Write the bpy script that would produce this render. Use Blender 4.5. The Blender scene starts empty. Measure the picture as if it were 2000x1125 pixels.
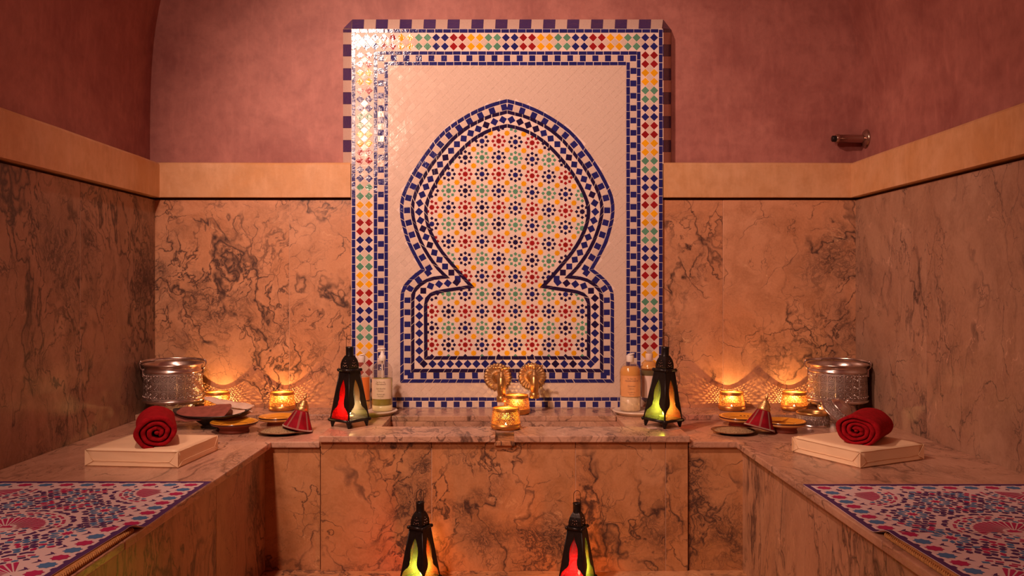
import bpy, bmesh, math, random
from mathutils import Vector, Matrix, noise as mnoise

random.seed(7)
PI = math.pi
S = bpy.context.scene
C = S.collection

# ------------------------------------------------------------------ camera
F = 1600.0                      # focal length in pixels of the 2000 px wide frame
VX, VY = 985.0, 556.0           # vanishing point of the room's depth lines
EYE = 1.14
cam_d = bpy.data.cameras.new('camera')
cam = bpy.data.objects.new('camera', cam_d)
C.objects.link(cam)
cam_d.sensor_width = 36.0
cam_d.lens = 36.0 * F / 2000.0
cam.location = (0, 0, EYE)
cam.rotation_euler = (PI / 2, 0, 0)
cam_d.shift_x = (1000.0 - VX) / 2000.0
cam_d.shift_y = -(562.5 - VY) / 2000.0
cam_d.clip_start = 0.02
S.camera = cam

# ------------------------------------------------------------------ world, lights, exposure
S.view_settings.view_transform = 'Standard'
S.view_settings.look = 'None'
S.view_settings.gamma = 1.0
S.view_settings.exposure = 0.0
S.view_settings.use_curve_mapping = False
S.cycles.use_denoising = True
S.cycles.sample_clamp_indirect = 4.0
S.cycles.caustics_reflective = False
S.cycles.caustics_refractive = False
S.cycles.max_bounces = 8
S.cycles.transparent_max_bounces = 16
w = bpy.data.worlds.new('world')
S.world = w
w.use_nodes = True
w.node_tree.nodes['Background'].inputs[0].default_value = (1.0, 0.5, 0.35, 1)
w.node_tree.nodes['Background'].inputs[1].default_value = 0.02


def light(name, kind, loc, energy, color, target=None, **kw):
    d = bpy.data.lights.new(name, kind)
    d.energy = energy
    d.color = color
    for k, v in kw.items():
        setattr(d, k, v)
    o = bpy.data.objects.new(name, d)
    C.objects.link(o)
    o.location = loc
    if target is not None:
        o.rotation_euler = (Vector(target) - Vector(loc)).to_track_quat('-Z', 'Y').to_euler()
    return o


WARM = (1.0, 0.60, 0.44)
light('key_lamp', 'SPOT', (-1.10, 1.8, EYE + 1.88), 295, WARM, (0.10, 4.0, EYE - 0.05),
      spot_size=1.55, spot_blend=0.9, shadow_soft_size=0.07)
light('side_fill', 'AREA', (-1.42, 0.3, EYE + 1.45), 40, WARM, (1.0, 2.9, 0.5),  # unseen fill light, added to brighten the near benches from the left
      shape='DISK', size=0.45)


# ------------------------------------------------------------------ coordinates read off the photograph
def P(px, py, d):
    """point seen at pixel (px, py), d metres in front of the camera"""
    return Vector(((px - VX) * d / F, d, EYE + (VY - py) * d / F))


def B(px, py, z):
    """point seen at pixel (px, py) on the horizontal plane at height z"""
    d = (EYE - z) * F / (py - VY)
    return P(px, py, d)


ZB = EYE - 0.625        # bench top
ZL = EYE - 0.600        # basin slab and back ledge top
DW = 4.0                # marble face of the back wall
XL, XR = -1.705, 1.715  # marble faces of the side walls


# ------------------------------------------------------------------ mesh helpers
class MB:
    def __init__(self):
        self.v, self.f, self.m, self.s = [], [], [], []

    def add(self, verts, faces, mat=0, smooth=False):
        n = len(self.v)
        self.v += [tuple(p) for p in verts]
        for f in faces:
            self.f.append(tuple(i + n for i in f))
            self.m.append(mat)
            self.s.append(smooth)
        return self

    def box(self, a, b, mat=0, M=None, bev=0.0):
        bm = bmesh.new()
        bmesh.ops.create_cube(bm, size=1)
        for v in bm.verts:
            v.co = Vector((a[i] + (v.co[i] + .5) * (b[i] - a[i]) for i in range(3)))
        if bev:
            bmesh.ops.bevel(bm, geom=list(bm.edges), offset=bev, segments=2, affect='EDGES', profile=.6)
        bm.verts.index_update()
        vs = [v.co.copy() for v in bm.verts]
        if M is not None:
            vs = [M @ p for p in vs]
        self.add(vs, [[v.index for v in f.verts] for f in bm.faces], mat)
        bm.free()
        return self

    def lathe(self, prof, seg=32, mat=0, M=None, smooth=True, close=False, rot=0.0, rfun=None):
        """prof: list of (r, z)"""
        vs, fs = [], []
        n = len(prof)
        for k in range(seg):
            a = rot + 2 * PI * k / seg
            for i, (r, z) in enumerate(prof):
                rr = r if rfun is None else rfun(r, z, a)
                vs.append(Vector((rr * math.cos(a), rr * math.sin(a), z)))
        for k in range(seg):
            k2 = (k + 1) % seg
            for i in range(n - 1):
                fs.append((k * n + i, k2 * n + i, k2 * n + i + 1, k * n + i + 1))
        if M is not None:
            vs = [M @ p for p in vs]
        return self.add(vs, fs, mat, smooth)

    def tube(self, pts, rad, seg=10, mat=0, closed=False, M=None, smooth=True, aspect=1.0):
        pts = [Vector(p) for p in pts]
        n = len(pts)
        rs = rad if isinstance(rad, (list, tuple)) else [rad] * n
        up = None
        vs, fs = [], []
        for i in range(n):
            a = pts[(i - 1) % n] if (closed or i > 0) else pts[i]
            b = pts[(i + 1) % n] if (closed or i < n - 1) else pts[i]
            t = (b - a).normalized()
            if up is None:
                up = Vector((0, 0, 1)) if abs(t.z) < .9 else Vector((1, 0, 0))
            x = up.cross(t)
            if x.length < 1e-6:
                x = Vector((0, 1, 0)).cross(t)
            x.normalize()
            y = t.cross(x).normalized()
            up = y
            for k in range(seg):
                an = 2 * PI * k / seg
                vs.append(pts[i] + x * (rs[i] * math.cos(an)) + y * (rs[i] * aspect * math.sin(an)))
        m = n if closed else n - 1
        for i in range(m):
            j = (i + 1) % n
            for k in range(seg):
                k2 = (k + 1) % seg
                fs.append((i * seg + k, i * seg + k2, j * seg + k2, j * seg + k))
        if not closed:
            fs.append(tuple(range(seg))[::-1])
            fs.append(tuple((n - 1) * seg + k for k in range(seg)))
        if M is not None:
            vs = [M @ p for p in vs]
        return self.add(vs, fs, mat, smooth)

    def prism(self, poly, h0, h1, mat=0, M=None, bev=0.0):
        """poly in xy (counter-clockwise), extruded from z=h0 to z=h1; bev chamfers the h1 side"""
        n = len(poly)
        c = Vector((sum(p[0] for p in poly) / n, sum(p[1] for p in poly) / n))
        vs = [Vector((p[0], p[1], h0)) for p in poly]
        if bev:
            vs += [Vector((p[0], p[1], h1 - bev)) for p in poly]
            for p in poly:
                d = Vector((c.x - p[0], c.y - p[1]))
                L = d.length or 1
                q = Vector((p[0], p[1])) + d * min(.4, bev / L)
                vs.append(Vector((q.x, q.y, h1)))
            rings = 3
        else:
            vs += [Vector((p[0], p[1], h1)) for p in poly]
            rings = 2
        fs = [tuple(range(n))[::-1], tuple((rings - 1) * n + i for i in range(n))]
        for r in range(rings - 1):
            for i in range(n):
                j = (i + 1) % n
                fs.append((r * n + i, r * n + j, (r + 1) * n + j, (r + 1) * n + i))
        if M is not None:
            vs = [M @ p for p in vs]
        return self.add(vs, fs, mat)

    def sphere(self, c, r, seg=12, rings=8, mat=0, sc=(1, 1, 1), M=None):
        prof = [(max(0, r * math.sin(PI * i / rings)), -r * math.cos(PI * i / rings)) for i in range(rings + 1)]
        T = Matrix.Translation(c) @ Matrix.Diagonal((sc[0], sc[1], sc[2], 1))
        if M is not None:
            T = M @ T
        return self.lathe(prof, seg, mat, T)

    def mesh(self, name, mats):
        me = bpy.data.meshes.new(name)
        me.from_pydata(self.v, [], self.f)
        for m in (mats if isinstance(mats, (list, tuple)) else [mats]):
            me.materials.append(m)
        me.polygons.foreach_set('material_index', self.m)
        me.polygons.foreach_set('use_smooth', self.s)
        me.update()
        return me

    def build(self, name, mats, parent=None, loc=(0, 0, 0), rot=None, fixn=False, **props):
        me = self.mesh(name, mats)
        if fixn:
            bm = bmesh.new()
            bm.from_mesh(me)
            bmesh.ops.recalc_face_normals(bm, faces=bm.faces)
            bm.to_mesh(me)
            bm.free()
        return link(name, me, parent, loc, rot, **props)


def link(name, me, parent=None, loc=(0, 0, 0), rot=None, **props):
    o = bpy.data.objects.new(name, me)
    C.objects.link(o)
    o.location = loc
    if rot is not None:
        o.rotation_euler = rot
    o.parent = parent
    for k, v in props.items():
        o[k] = v
    return o


def thing(name, label, cat, loc=(0, 0, 0), rot=(0, 0, 0), group=None):
    o = bpy.data.objects.new(name, None)
    o.empty_display_size = .05
    C.objects.link(o)
    o.location = loc
    o.rotation_euler = rot
    o['label'] = label
    o['category'] = cat
    if group:
        o['group'] = group
    return o


def copy_tree(o, parent=None):
    c = o.copy()
    C.objects.link(c)
    c.parent = parent
    for ch in [x for x in bpy.data.objects if x.parent == o]:
        copy_tree(ch, c)
    return c


def smooth_step(a, b, x):
    t = min(1, max(0, (x - a) / (b - a)))
    return t * t * (3 - 2 * t)


# ------------------------------------------------------------------ materials
def newmat(name):
    m = bpy.data.materials.new(name)
    m.use_nodes = True
    nt = m.node_tree
    return m, nt, nt.nodes['Principled BSDF']


def nd(nt, t, ins=None, **kw):
    n = nt.nodes.new(t)
    for k, v in kw.items():
        setattr(n, k, v)
    for k, v in (ins or {}).items():
        if isinstance(v, bpy.types.NodeSocket):
            nt.links.new(v, n.inputs[k])
        else:
            n.inputs[k].default_value = v
    return n


def c4(c):
    return (c[0], c[1], c[2], 1)


def math_(nt, op, a, b=0.0, clamp=False):
    n = nd(nt, 'ShaderNodeMath', {0: a, 1: b}, operation=op)
    n.use_clamp = clamp
    return n.outputs[0]


def mix(nt, f, a, b, mode='MIX'):
    n = nt.nodes.new('ShaderNodeMix')
    n.data_type = 'RGBA'
    n.blend_type = mode
    for k, v in ((0, f), (6, a), (7, b)):
        if isinstance(v, bpy.types.NodeSocket):
            nt.links.new(v, n.inputs[k])
        else:
            n.inputs[k].default_value = v if k == 0 else c4(v)
    return n.outputs[2]


def ramp(nt, f, a, b):
    n = nd(nt, 'ShaderNodeMapRange', {0: f, 1: a, 2: b, 3: 0.0, 4: 1.0})
    return n.outputs[0]


def coords(nt, rnd=True, scale=(1, 1, 1)):
    tc = nd(nt, 'ShaderNodeTexCoord')
    v = tc.outputs['Object']
    if rnd:
        oi = nd(nt, 'ShaderNodeObjectInfo')
        off = math_(nt, 'MULTIPLY', oi.outputs['Random'], 37.0)
        v = nd(nt, 'ShaderNodeVectorMath', {0: v, 1: off}, operation='ADD').outputs[0]
    mp = nd(nt, 'ShaderNodeMapping', {'Vector': v, 'Scale': scale})
    return mp.outputs[0]


def noise(nt, vec, scale, detail=4, rough=.55, dist=0.0):
    return nd(nt, 'ShaderNodeTexNoise', {'Vector': vec, 'Scale': scale, 'Detail': detail, 'Roughness': rough, 'Distortion': dist})


def bump(nt, bs, h, strength, dist=0.01):
    b = nd(nt, 'ShaderNodeBump', {'Height': h, 'Strength': strength, 'Distance': dist})
    nt.links.new(b.outputs[0], bs.inputs['Normal'])


def simple(name, col, rough=.5, metal=0.0, nscale=0, namt=.1, bscale=0, bamt=.2, bdist=.002, spec=.5, vary=0.0, coat=0.0):
    m, nt, bs = newmat(name)
    bs.inputs['Roughness'].default_value = rough
    bs.inputs['Metallic'].default_value = metal
    bs.inputs['Specular IOR Level'].default_value = spec
    bs.inputs['Coat Weight'].default_value = coat
    bs.inputs['Coat Roughness'].default_value = .1
    bs.inputs['Base Color'].default_value = c4(col)
    out = None
    if nscale:
        v = coords(nt)
        n = noise(nt, v, nscale, 5)
        out = mix(nt, ramp(nt, n.outputs[0], .3, .7), [c * (1 - namt) for c in col], [min(1, c * (1 + namt)) for c in col])
    if vary:
        oi = nd(nt, 'ShaderNodeObjectInfo')
        out = mix(nt, oi.outputs['Random'], [c * (1 - vary) for c in col], [min(1, c * (1 + vary)) for c in col]) if out is None else \
            mix(nt, 1.0, out, mix(nt, oi.outputs['Random'], (1 - vary,) * 3, (1, 1, 1)), 'MULTIPLY')
    if out is not None:
        nt.links.new(out, bs.inputs['Base Color'])
    if bscale:
        v2 = coords(nt)
        n2 = noise(nt, v2, bscale, 3)
        bump(nt, bs, n2.outputs[0], bamt, bdist)
    return m


def marble(name, base, light_, dark=(.045, .026, .028), vein=1.0, rough=.32, scale=1.0, stretch=(1, 1, 1)):
    m, nt, bs = newmat(name)
    v = coords(nt, True, tuple(scale * s for s in stretch))
    warp = noise(nt, v, 2.3, 4, .6)
    wv = nd(nt, 'ShaderNodeVectorMath', {0: warp.outputs['Color'], 'Scale': .42}, operation='SCALE').outputs[0]
    vw = nd(nt, 'ShaderNodeVectorMath', {0: v, 1: wv}, operation='ADD').outputs[0]
    fine = noise(nt, v, 34, 5, .7)
    fw = nd(nt, 'ShaderNodeVectorMath', {0: fine.outputs['Color'], 'Scale': .035}, operation='SCALE').outputs[0]
    vwf = nd(nt, 'ShaderNodeVectorMath', {0: vw, 1: fw}, operation='ADD').outputs[0]
    # ground: cloudy orange brown with paler clouds
    big = noise(nt, vw, 1.9, 6, .6)
    med = noise(nt, vw, 9, 6, .65)
    col = mix(nt, ramp(nt, big.outputs[0], .35, .68), base, light_)
    col = mix(nt, ramp(nt, med.outputs[0], .42, .75), col, [b * .72 for b in base])
    grain = noise(nt, v, 120, 3, .7)
    col = mix(nt, math_(nt, 'MULTIPLY', ramp(nt, grain.outputs[0], .4, .75), .28), col, [min(1, l * 1.25) for l in light_])

    def ridges(vec, scale_, width, detail=3):
        n = noise(nt, vec, scale_, detail, .55)
        a = math_(nt, 'ABSOLUTE', math_(nt, 'SUBTRACT', n.outputs[0], .5))
        return nd(nt, 'ShaderNodeMapRange', {0: a, 1: 0.0, 2: width, 3: 1.0, 4: 0.0}).outputs[0]

    def turned(vec, ang, sc):
        return nd(nt, 'ShaderNodeMapping', {'Vector': nd(nt, 'ShaderNodeMapping', {'Vector': vec, 'Rotation': (ang * .6, ang, ang * .35)}).outputs[0], 'Scale': sc}).outputs[0]

    # clusters where dark veins gather
    mask = noise(nt, vw, 1.5, 4, .6)
    cl = ramp(nt, mask.outputs[0], .47, .58)
    cl2 = ramp(nt, noise(nt, v, 3.3, 4, .6).outputs[0], .47, .60)
    r1 = math_(nt, 'MULTIPLY', ridges(turned(vwf, .45, (1, 1, .38)), 3.0, .015), ramp(nt, mask.outputs[0], .42, .52))
    r2 = math_(nt, 'MULTIPLY', ridges(turned(vwf, -.5, (1, 1, .30)), 13.0, .040), cl)
    tuft = math_(nt, 'MULTIPLY', cl, cl2)
    r3 = math_(nt, 'MULTIPLY', ridges(turned(vwf, .35, (1, 1, .22)), 42.0, .07, 3), tuft)
    r6 = math_(nt, 'MULTIPLY', ridges(turned(vwf, -1.0, (1, 1, .25)), 36.0, .06, 3), tuft)
    vor = nd(nt, 'ShaderNodeTexVoronoi', {'Vector': vwf, 'Scale': 4.2, 'Randomness': 1.0}, feature='DISTANCE_TO_EDGE')
    r4 = nd(nt, 'ShaderNodeMapRange', {0: vor.outputs[0], 1: 0.0, 2: .014, 3: .9, 4: 0.0}).outputs[0]
    r4 = math_(nt, 'MULTIPLY', r4, ramp(nt, noise(nt, v, 5.0, 3).outputs[0], .47, .58))
    vo2 = nd(nt, 'ShaderNodeTexVoronoi', {'Vector': vwf, 'Scale': 17.0, 'Randomness': 1.0}, feature='DISTANCE_TO_EDGE')
    r5 = nd(nt, 'ShaderNodeMapRange', {0: vo2.outputs[0], 1: 0.0, 2: .03, 3: .75, 4: 0.0}).outputs[0]
    r5 = math_(nt, 'MULTIPLY', r5, ramp(nt, noise(nt, v, 7.0, 4).outputs[0], .50, .60))
    dk = math_(nt, 'MAXIMUM', math_(nt, 'MAXIMUM', r1, r2), math_(nt, 'MAXIMUM', math_(nt, 'MAXIMUM', r3, r6), math_(nt, 'MAXIMUM', r4, r5)))
    smoke = math_(nt, 'MULTIPLY', math_(nt, 'MULTIPLY', cl, cl2), .32)
    dk = math_(nt, 'MULTIPLY', math_(nt, 'MAXIMUM', dk, smoke), .97 * vein, True)
    col = mix(nt, dk, col, dark)
    wr = math_(nt, 'MULTIPLY', ridges(turned(vwf, .9, (1, 1, .35)), 9.0, .012), ramp(nt, noise(nt, v, 6.5, 3).outputs[0], .58, .68))
    col = mix(nt, math_(nt, 'MULTIPLY', wr, .45), col, [min(1, l * 1.9) for l in light_])
    nt.links.new(col, bs.inputs['Base Color'])
    bs.inputs['Roughness'].default_value = rough
    bump(nt, bs, math_(nt, 'SUBTRACT', grain.outputs[0], math_(nt, 'MULTIPLY', dk, .5)), .12, .002)
    return m


def plaster(name, a, b, rough=.6):
    m, nt, bs = newmat(name)
    v = coords(nt, False)
    n1 = noise(nt, v, 2.6, 8, .66, .5)
    n2 = noise(nt, v, 14, 6, .65)
    col = mix(nt, ramp(nt, n1.outputs[0], .32, .68), a, b)
    col = mix(nt, math_(nt, 'MULTIPLY', ramp(nt, n2.outputs[0], .45, .72), .5), col, [c * .78 for c in a])
    v3 = coords(nt, False, (1.0, 1.0, .28))
    n3 = noise(nt, v3, 30, 4, .6)
    col = mix(nt, math_(nt, 'MULTIPLY', ramp(nt, n3.outputs[0], .5, .8), .3), col, [min(1, c * 1.35) for c in b])
    nt.links.new(col, bs.inputs['Base Color'])
    bs.inputs['Roughness'].default_value = rough
    bump(nt, bs, n2.outputs[0], .35, .004)
    return m


def glaze(name, col, rough=.10, vary=.12, bstr=.4):
    m, nt, bs = newmat(name)
    oi = nd(nt, 'ShaderNodeObjectInfo')
    geo = nd(nt, 'ShaderNodeNewGeometry')
    n = noise(nt, geo.outputs['Position'], 140, 3, .6)
    n0 = noise(nt, geo.outputs['Position'], 45, 2, .5)
    c = mix(nt, oi.outputs['Random'], [x * (1 - vary) for x in col], [min(1, x * (1 + vary)) for x in col])
    c = mix(nt, math_(nt, 'MULTIPLY', ramp(nt, n.outputs[0], .45, .8), .35), c, [x * .6 for x in col])
    nt.links.new(c, bs.inputs['Base Color'])
    bs.inputs['Roughness'].default_value = rough
    bs.inputs['Specular IOR Level'].default_value = .55
    h = math_(nt, 'ADD', n0.outputs[0], math_(nt, 'MULTIPLY', n.outputs[0], .35))
    bump(nt, bs, h, bstr, .003)
    return m


def tinted_glass(name, col, transp=.8, rough=.15, bscale=0, emit=None):
    """thin coloured glass: tinted see-through plus a glossy skin"""
    m, nt, bs = newmat(name)
    out = nt.nodes['Material Output']
    tr = nd(nt, 'ShaderNodeBsdfTransparent', {'Color': c4(col)})
    tl = nd(nt, 'ShaderNodeBsdfTranslucent', {'Color': c4([min(1, c * 1.2) for c in col])})
    gl = nd(nt, 'ShaderNodeBsdfGlossy', {'Color': (1, 1, 1, 1), 'Roughness': rough})
    fr = nd(nt, 'ShaderNodeFresnel', {'IOR': 1.45})
    m1 = nd(nt, 'ShaderNodeMixShader', {0: 1 - transp, 1: tr.outputs[0], 2: tl.outputs[0]})
    geo = nd(nt, 'ShaderNodeNewGeometry')
    ff = math_(nt, 'MULTIPLY', fr.outputs[0], math_(nt, 'SUBTRACT', 1.0, geo.outputs['Backfacing']))
    m2 = nd(nt, 'ShaderNodeMixShader', {0: ff, 1: m1.outputs[0], 2: gl.outputs[0]})
    nt.links.new(m2.outputs[0], out.inputs[0])
    if bscale:
        v = coords(nt)
        vo = nd(nt, 'ShaderNodeTexVoronoi', {'Vector': v, 'Scale': bscale}, feature='F1')
        b = nd(nt, 'ShaderNodeBump', {'Height': vo.outputs[0], 'Strength': .8, 'Distance': .004})
        for n in (gl, fr, tl):
            nt.links.new(b.outputs[0], n.inputs['Normal'])
    return m


def emitter(name, col, strength):
    m, nt, bs = newmat(name)
    bs.inputs['Base Color'].default_value = (0, 0, 0, 1)
    bs.inputs['Emission Color'].default_value = c4(col)
    bs.inputs['Emission Strength'].default_value = strength
    return m


M = {}
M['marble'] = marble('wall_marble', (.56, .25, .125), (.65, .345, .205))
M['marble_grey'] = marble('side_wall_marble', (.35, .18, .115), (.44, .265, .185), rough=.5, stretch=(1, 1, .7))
M['marble_dull'] = marble('front_marble', (.54, .235, .09), (.60, .31, .16))
M['marble_side'] = marble('bench_marble', (.44, .22, .13), (.54, .31, .20), stretch=(1, 1, .5))
M['marble_top'] = marble('slab_marble', (.54, .29, .19), (.64, .40, .29), vein=.85, rough=.25, stretch=(1, .45, 1))
M['plaster_pink'] = plaster('pink_plaster', (.31, .100, .090), (.49, .20, .17))
M['plaster_left'] = M['plaster_pink']
M['cornice'] = plaster('ochre_plaster', (.60, .30, .12), (.70, .42, .24), .5)
M['grout'] = simple('pale_grout', (.62, .40, .29), .8, nscale=60, namt=.12, bscale=200)
M['grout_white'] = simple('white_grout', (.80, .66, .60), .6, nscale=20, namt=.08, bscale=160, bamt=.2)
M['t_white'] = glaze('white_glaze', (.72, .58, .50), .11, .06, .18)
M['t_field'] = glaze('cream_glaze', (.73, .575, .49), .14, .05, .18)
M['t_blue'] = glaze('blue_glaze', (.022, .024, .17))
M['t_ink'] = glaze('ink_glaze', (.020, .012, .06))
M['t_red'] = glaze('red_glaze', (.33, .016, .02))
M['t_yellow'] = glaze('yellow_glaze', (.88, .42, .012))
M['t_green'] = glaze('green_glaze', (.12, .33, .22))
M['brass'] = simple('aged_brass', (.62, .36, .13), .32, .9, nscale=40, namt=.25, bscale=60, bamt=.25, bdist=.001)
M['brass_dull'] = simple('cast_brass', (.50, .29, .13), .45, .8, nscale=60, namt=.35, bscale=90, bamt=.5, bdist=.002)
M['gold'] = simple('candle_holder_metal', (.70, .32, .09), .38, .85, nscale=50, namt=.15)
M['iron'] = simple('black_iron', (.018, .013, .013), .35, .5, nscale=50, namt=.3, bscale=70, bamt=.3)
M['stud'] = simple('hole_glint_metal', (.35, .22, .18), .25, .9)  # lighter metal imitating bright spots at the dome's piercings
M['floor'] = marble('floor_stone', (.10, .055, .035), (.14, .08, .05))
M['wax'] = simple('white_wax', (.9, .78, .55), .5)
M['flame'] = emitter('candle_flame', (1.0, .62, .22), 90)
M['red_glass'] = tinted_glass('red_glass', (.92, .008, .012), .82, .15, 220)
M['green_glass'] = tinted_glass('green_glass', (.40, .62, .08), .85, .15, 260)
M['orange_glass'] = tinted_glass('orange_glass', (1.0, .38, .07), .85, .15, 240)
M['clear_glass'] = tinted_glass('seeded_clear_glass', (.75, .70, .62), .93, .15, 260)
M['plastic_clear'] = tinted_glass('clear_plastic', (.93, .90, .88), .90, .08)
M['pump'] = simple('white_plastic', (.82, .74, .70), .35)
M['liquid_green'] = simple('olive_soap', (.42, .38, .08), .15)
M['liquid_cream'] = simple('cream_soap', (.95, .86, .52), .25)
M['liquid_orange'] = simple('orange_soap', (.72, .36, .10), .2)
M['liquid_pale'] = simple('pale_lotion', (.72, .56, .38), .3, nscale=60, namt=.2)
M['liquid_dark'] = simple('dark_oil', (.16, .13, .06), .15)
M['label_pale'] = simple('pale_label', (.80, .62, .52), .5)
M['label_orange'] = simple('orange_label', (.72, .34, .14), .45, nscale=18, namt=.15)
M['label_check'] = simple('red_orange_label', (.85, .22, .05), .45)
M['ink_text'] = simple('label_ink', (.22, .12, .10), .6)
M['dish_white'] = simple('white_stone_dish', (.76, .62, .52), .3, nscale=30, namt=.06)
M['pad'] = simple('cream_vinyl', (.95, .70, .46), .42, nscale=6, namt=.05, bscale=14, bamt=.25, bdist=.006)
M['seam'] = simple('vinyl_seam', (.45, .28, .18), .6)
M['towel'] = simple('red_terry', (.36, .008, .015), .95, nscale=60, namt=.25, bscale=420, bamt=1.0, bdist=.003, spec=.1)
M['black'] = simple('black_lacquer', (.015, .011, .012), .25)
M['leather'] = simple('brown_mitt', (.30, .085, .065), .5, nscale=40, namt=.25, bscale=300, bamt=.4)
M['cream_cloth'] = simple('cream_towelling', (.80, .58, .46), .9, nscale=30, namt=.1, bscale=350, bamt=.8)
M['packet'] = tinted_glass('clear_wrapper', (.9, .8, .72), .6, .12)
M['terracotta'] = simple('red_clay', (.30, .07, .04), .5, nscale=30, namt=.15)
M['amber'] = simple('amber_glaze', (.80, .34, .03), .15, nscale=20, namt=.12, coat=.5)
M['amber_rim'] = simple('ochre_glaze_rim', (.62, .30, .09), .2, coat=.4)
M['dark_glaze'] = simple('dark_brown_glaze', (.08, .025, .018), .25)
M['spice'] = simple('ground_spice', (.38, .25, .13), .9, nscale=220, namt=.45, bscale=300, bamt=1.0)
M['red_leather'] = simple('red_suede', (.24, .004, .014), .8, nscale=25, namt=.35, bscale=260, bamt=.4, spec=.15)
M['stitch'] = simple('silver_braid', (.62, .52, .42), .4, .5)
M['bronze'] = simple('bronze_edge', (.25, .13, .07), .4, .7)
M['paper'] = simple('pink_paper', (.75, .50, .42), .7)
M['seagrass'] = simple('woven_straw', (.55, .27, .09), .8, nscale=120, namt=.3, bscale=260, bamt=.6)
M['cloth'] = simple('mat_ground', (.74, .58, .60), .75, nscale=6, namt=.03, bscale=300, bamt=.15)
M['cl_purple'] = simple('purple_print', (.085, .03, .14), .75, spec=.3)
M['cl_red'] = simple('crimson_print', (.46, .02, .12), .75, spec=.3)
M['cl_blue'] = simple('blue_print', (.07, .19, .42), .75, spec=.3)
M['chrome'] = simple('tarnished_chrome', (.42, .27, .22), .22, .9)


def engraved(name, col):
    m, nt, bs = newmat(name)
    tc = nd(nt, 'ShaderNodeTexCoord')
    sep = nd(nt, 'ShaderNodeSeparateXYZ', {0: tc.outputs['Object']})
    an = math_(nt, 'ARCTAN2', sep.outputs[1], sep.outputs[0])
    u = math_(nt, 'MULTIPLY', an, 1.0 / (2 * PI))
    uv = nd(nt, 'ShaderNodeCombineXYZ', {0: math_(nt, 'MULTIPLY', u, 18.0), 1: math_(nt, 'MULTIPLY', sep.outputs[2], 22.0), 2: 0.0})
    fu = math_(nt, 'ABSOLUTE', math_(nt, 'SUBTRACT', math_(nt, 'FRACT', math_(nt, 'ADD', math_(nt, 'MULTIPLY', u, 22.0), 50.0)), .5))
    fv = math_(nt, 'ABSOLUTE', math_(nt, 'SUBTRACT', math_(nt, 'FRACT', math_(nt, 'MULTIPLY', sep.outputs[2], 27.0)), .5))

    def line(x, w0):
        return nd(nt, 'ShaderNodeMapRange', {0: math_(nt, 'ABSOLUTE', x), 1: w0 * .3, 2: w0, 3: 1.0, 4: 0.0}).outputs[0]
    rad = math_(nt, 'SQRT', math_(nt, 'ADD', math_(nt, 'MULTIPLY', fu, fu), math_(nt, 'MULTIPLY', fv, fv)))
    frame = line(math_(nt, 'SUBTRACT', math_(nt, 'MAXIMUM', fu, fv), .46), .06)
    ring = line(math_(nt, 'SUBTRACT', rad, .30), .07)
    ring2 = line(math_(nt, 'SUBTRACT', rad, .12), .07)
    diag = math_(nt, 'MULTIPLY', line(math_(nt, 'SUBTRACT', fu, fv), .05), ramp(nt, rad, .28, .34))
    n = noise(nt, uv.outputs[0], 14, 3)
    h = math_(nt, 'ADD', math_(nt, 'MAXIMUM', math_(nt, 'MAXIMUM', frame, ring), math_(nt, 'MAXIMUM', diag, ring2)), math_(nt, 'MULTIPLY', n.outputs[0], .7))
    c = mix(nt, ramp(nt, h, .3, 1.5), [x * .45 for x in col], col)
    nt.links.new(c, bs.inputs['Base Color'])
    bs.inputs['Metallic'].default_value = .95
    bs.inputs['Roughness'].default_value = .33
    bump(nt, bs, h, .8, .004)
    return m


M['silver_eng'] = engraved('engraved_silver', (.66, .54, .50))
M['silver'] = simple('plain_silver', (.62, .50, .46), .24, .95, nscale=15, namt=.15, bscale=40, bamt=.2, bdist=.002)
M['filigree'] = simple('gold_filigree', (.70, .42, .17), .35, .85, nscale=80, namt=.35, bscale=150, bamt=.9)

# ------------------------------------------------------------------ room shell
def panels(xs, z0, z1, face, thick, axis, mat, parent, name='marble_panel', gap=.0018, pos=None):
    """upright stone panels whose joints are at xs; axis 'x' runs along X (face is a Y plane), 'y' along Y (face is an X plane)"""
    for a, b in zip(xs[:-1], xs[1:]):
        q = MB()
        j = random.uniform(-.0008, .0008)
        if axis == 'x':
            c = Vector(((a + b) / 2, face, (z0 + z1) / 2))
            q.box(Vector((a + gap / 2, face + j, z0)) - c, Vector((b - gap / 2, face + thick, z1)) - c, bev=.0012)
        else:
            c = Vector((face, (a + b) / 2, (z0 + z1) / 2))
            lo, hi = (face - thick, face + j) if thick > 0 and face < 0 else (face + j, face + thick)
            if face > 0:
                lo, hi = face + j, face + thick
            q.box(Vector((lo, a + gap / 2, z0)) - c, Vector((hi, b - gap / 2, z1)) - c, bev=.0012)
        q.build(name, mat, parent, c)


ZC0, ZC1 = EYE + .425, EYE + .595         # cornice band
DP = 4.075                                # pink plaster face of the back wall
REAR = -1.3
XPL, XPR = (293 - VX) * DP / F, (1683 - VX) * DP / F


def vault_x(side, z):
    """inner face of the vault above the cornice"""
    x0 = XPL if side < 0 else XPR
    u = min(1.0, max(0.0, (z - ZC1) / 1.62))
    p = 3.4 if side < 0 else 3.0
    return x0 * (1 - u ** p) ** (1 / p)


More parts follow.
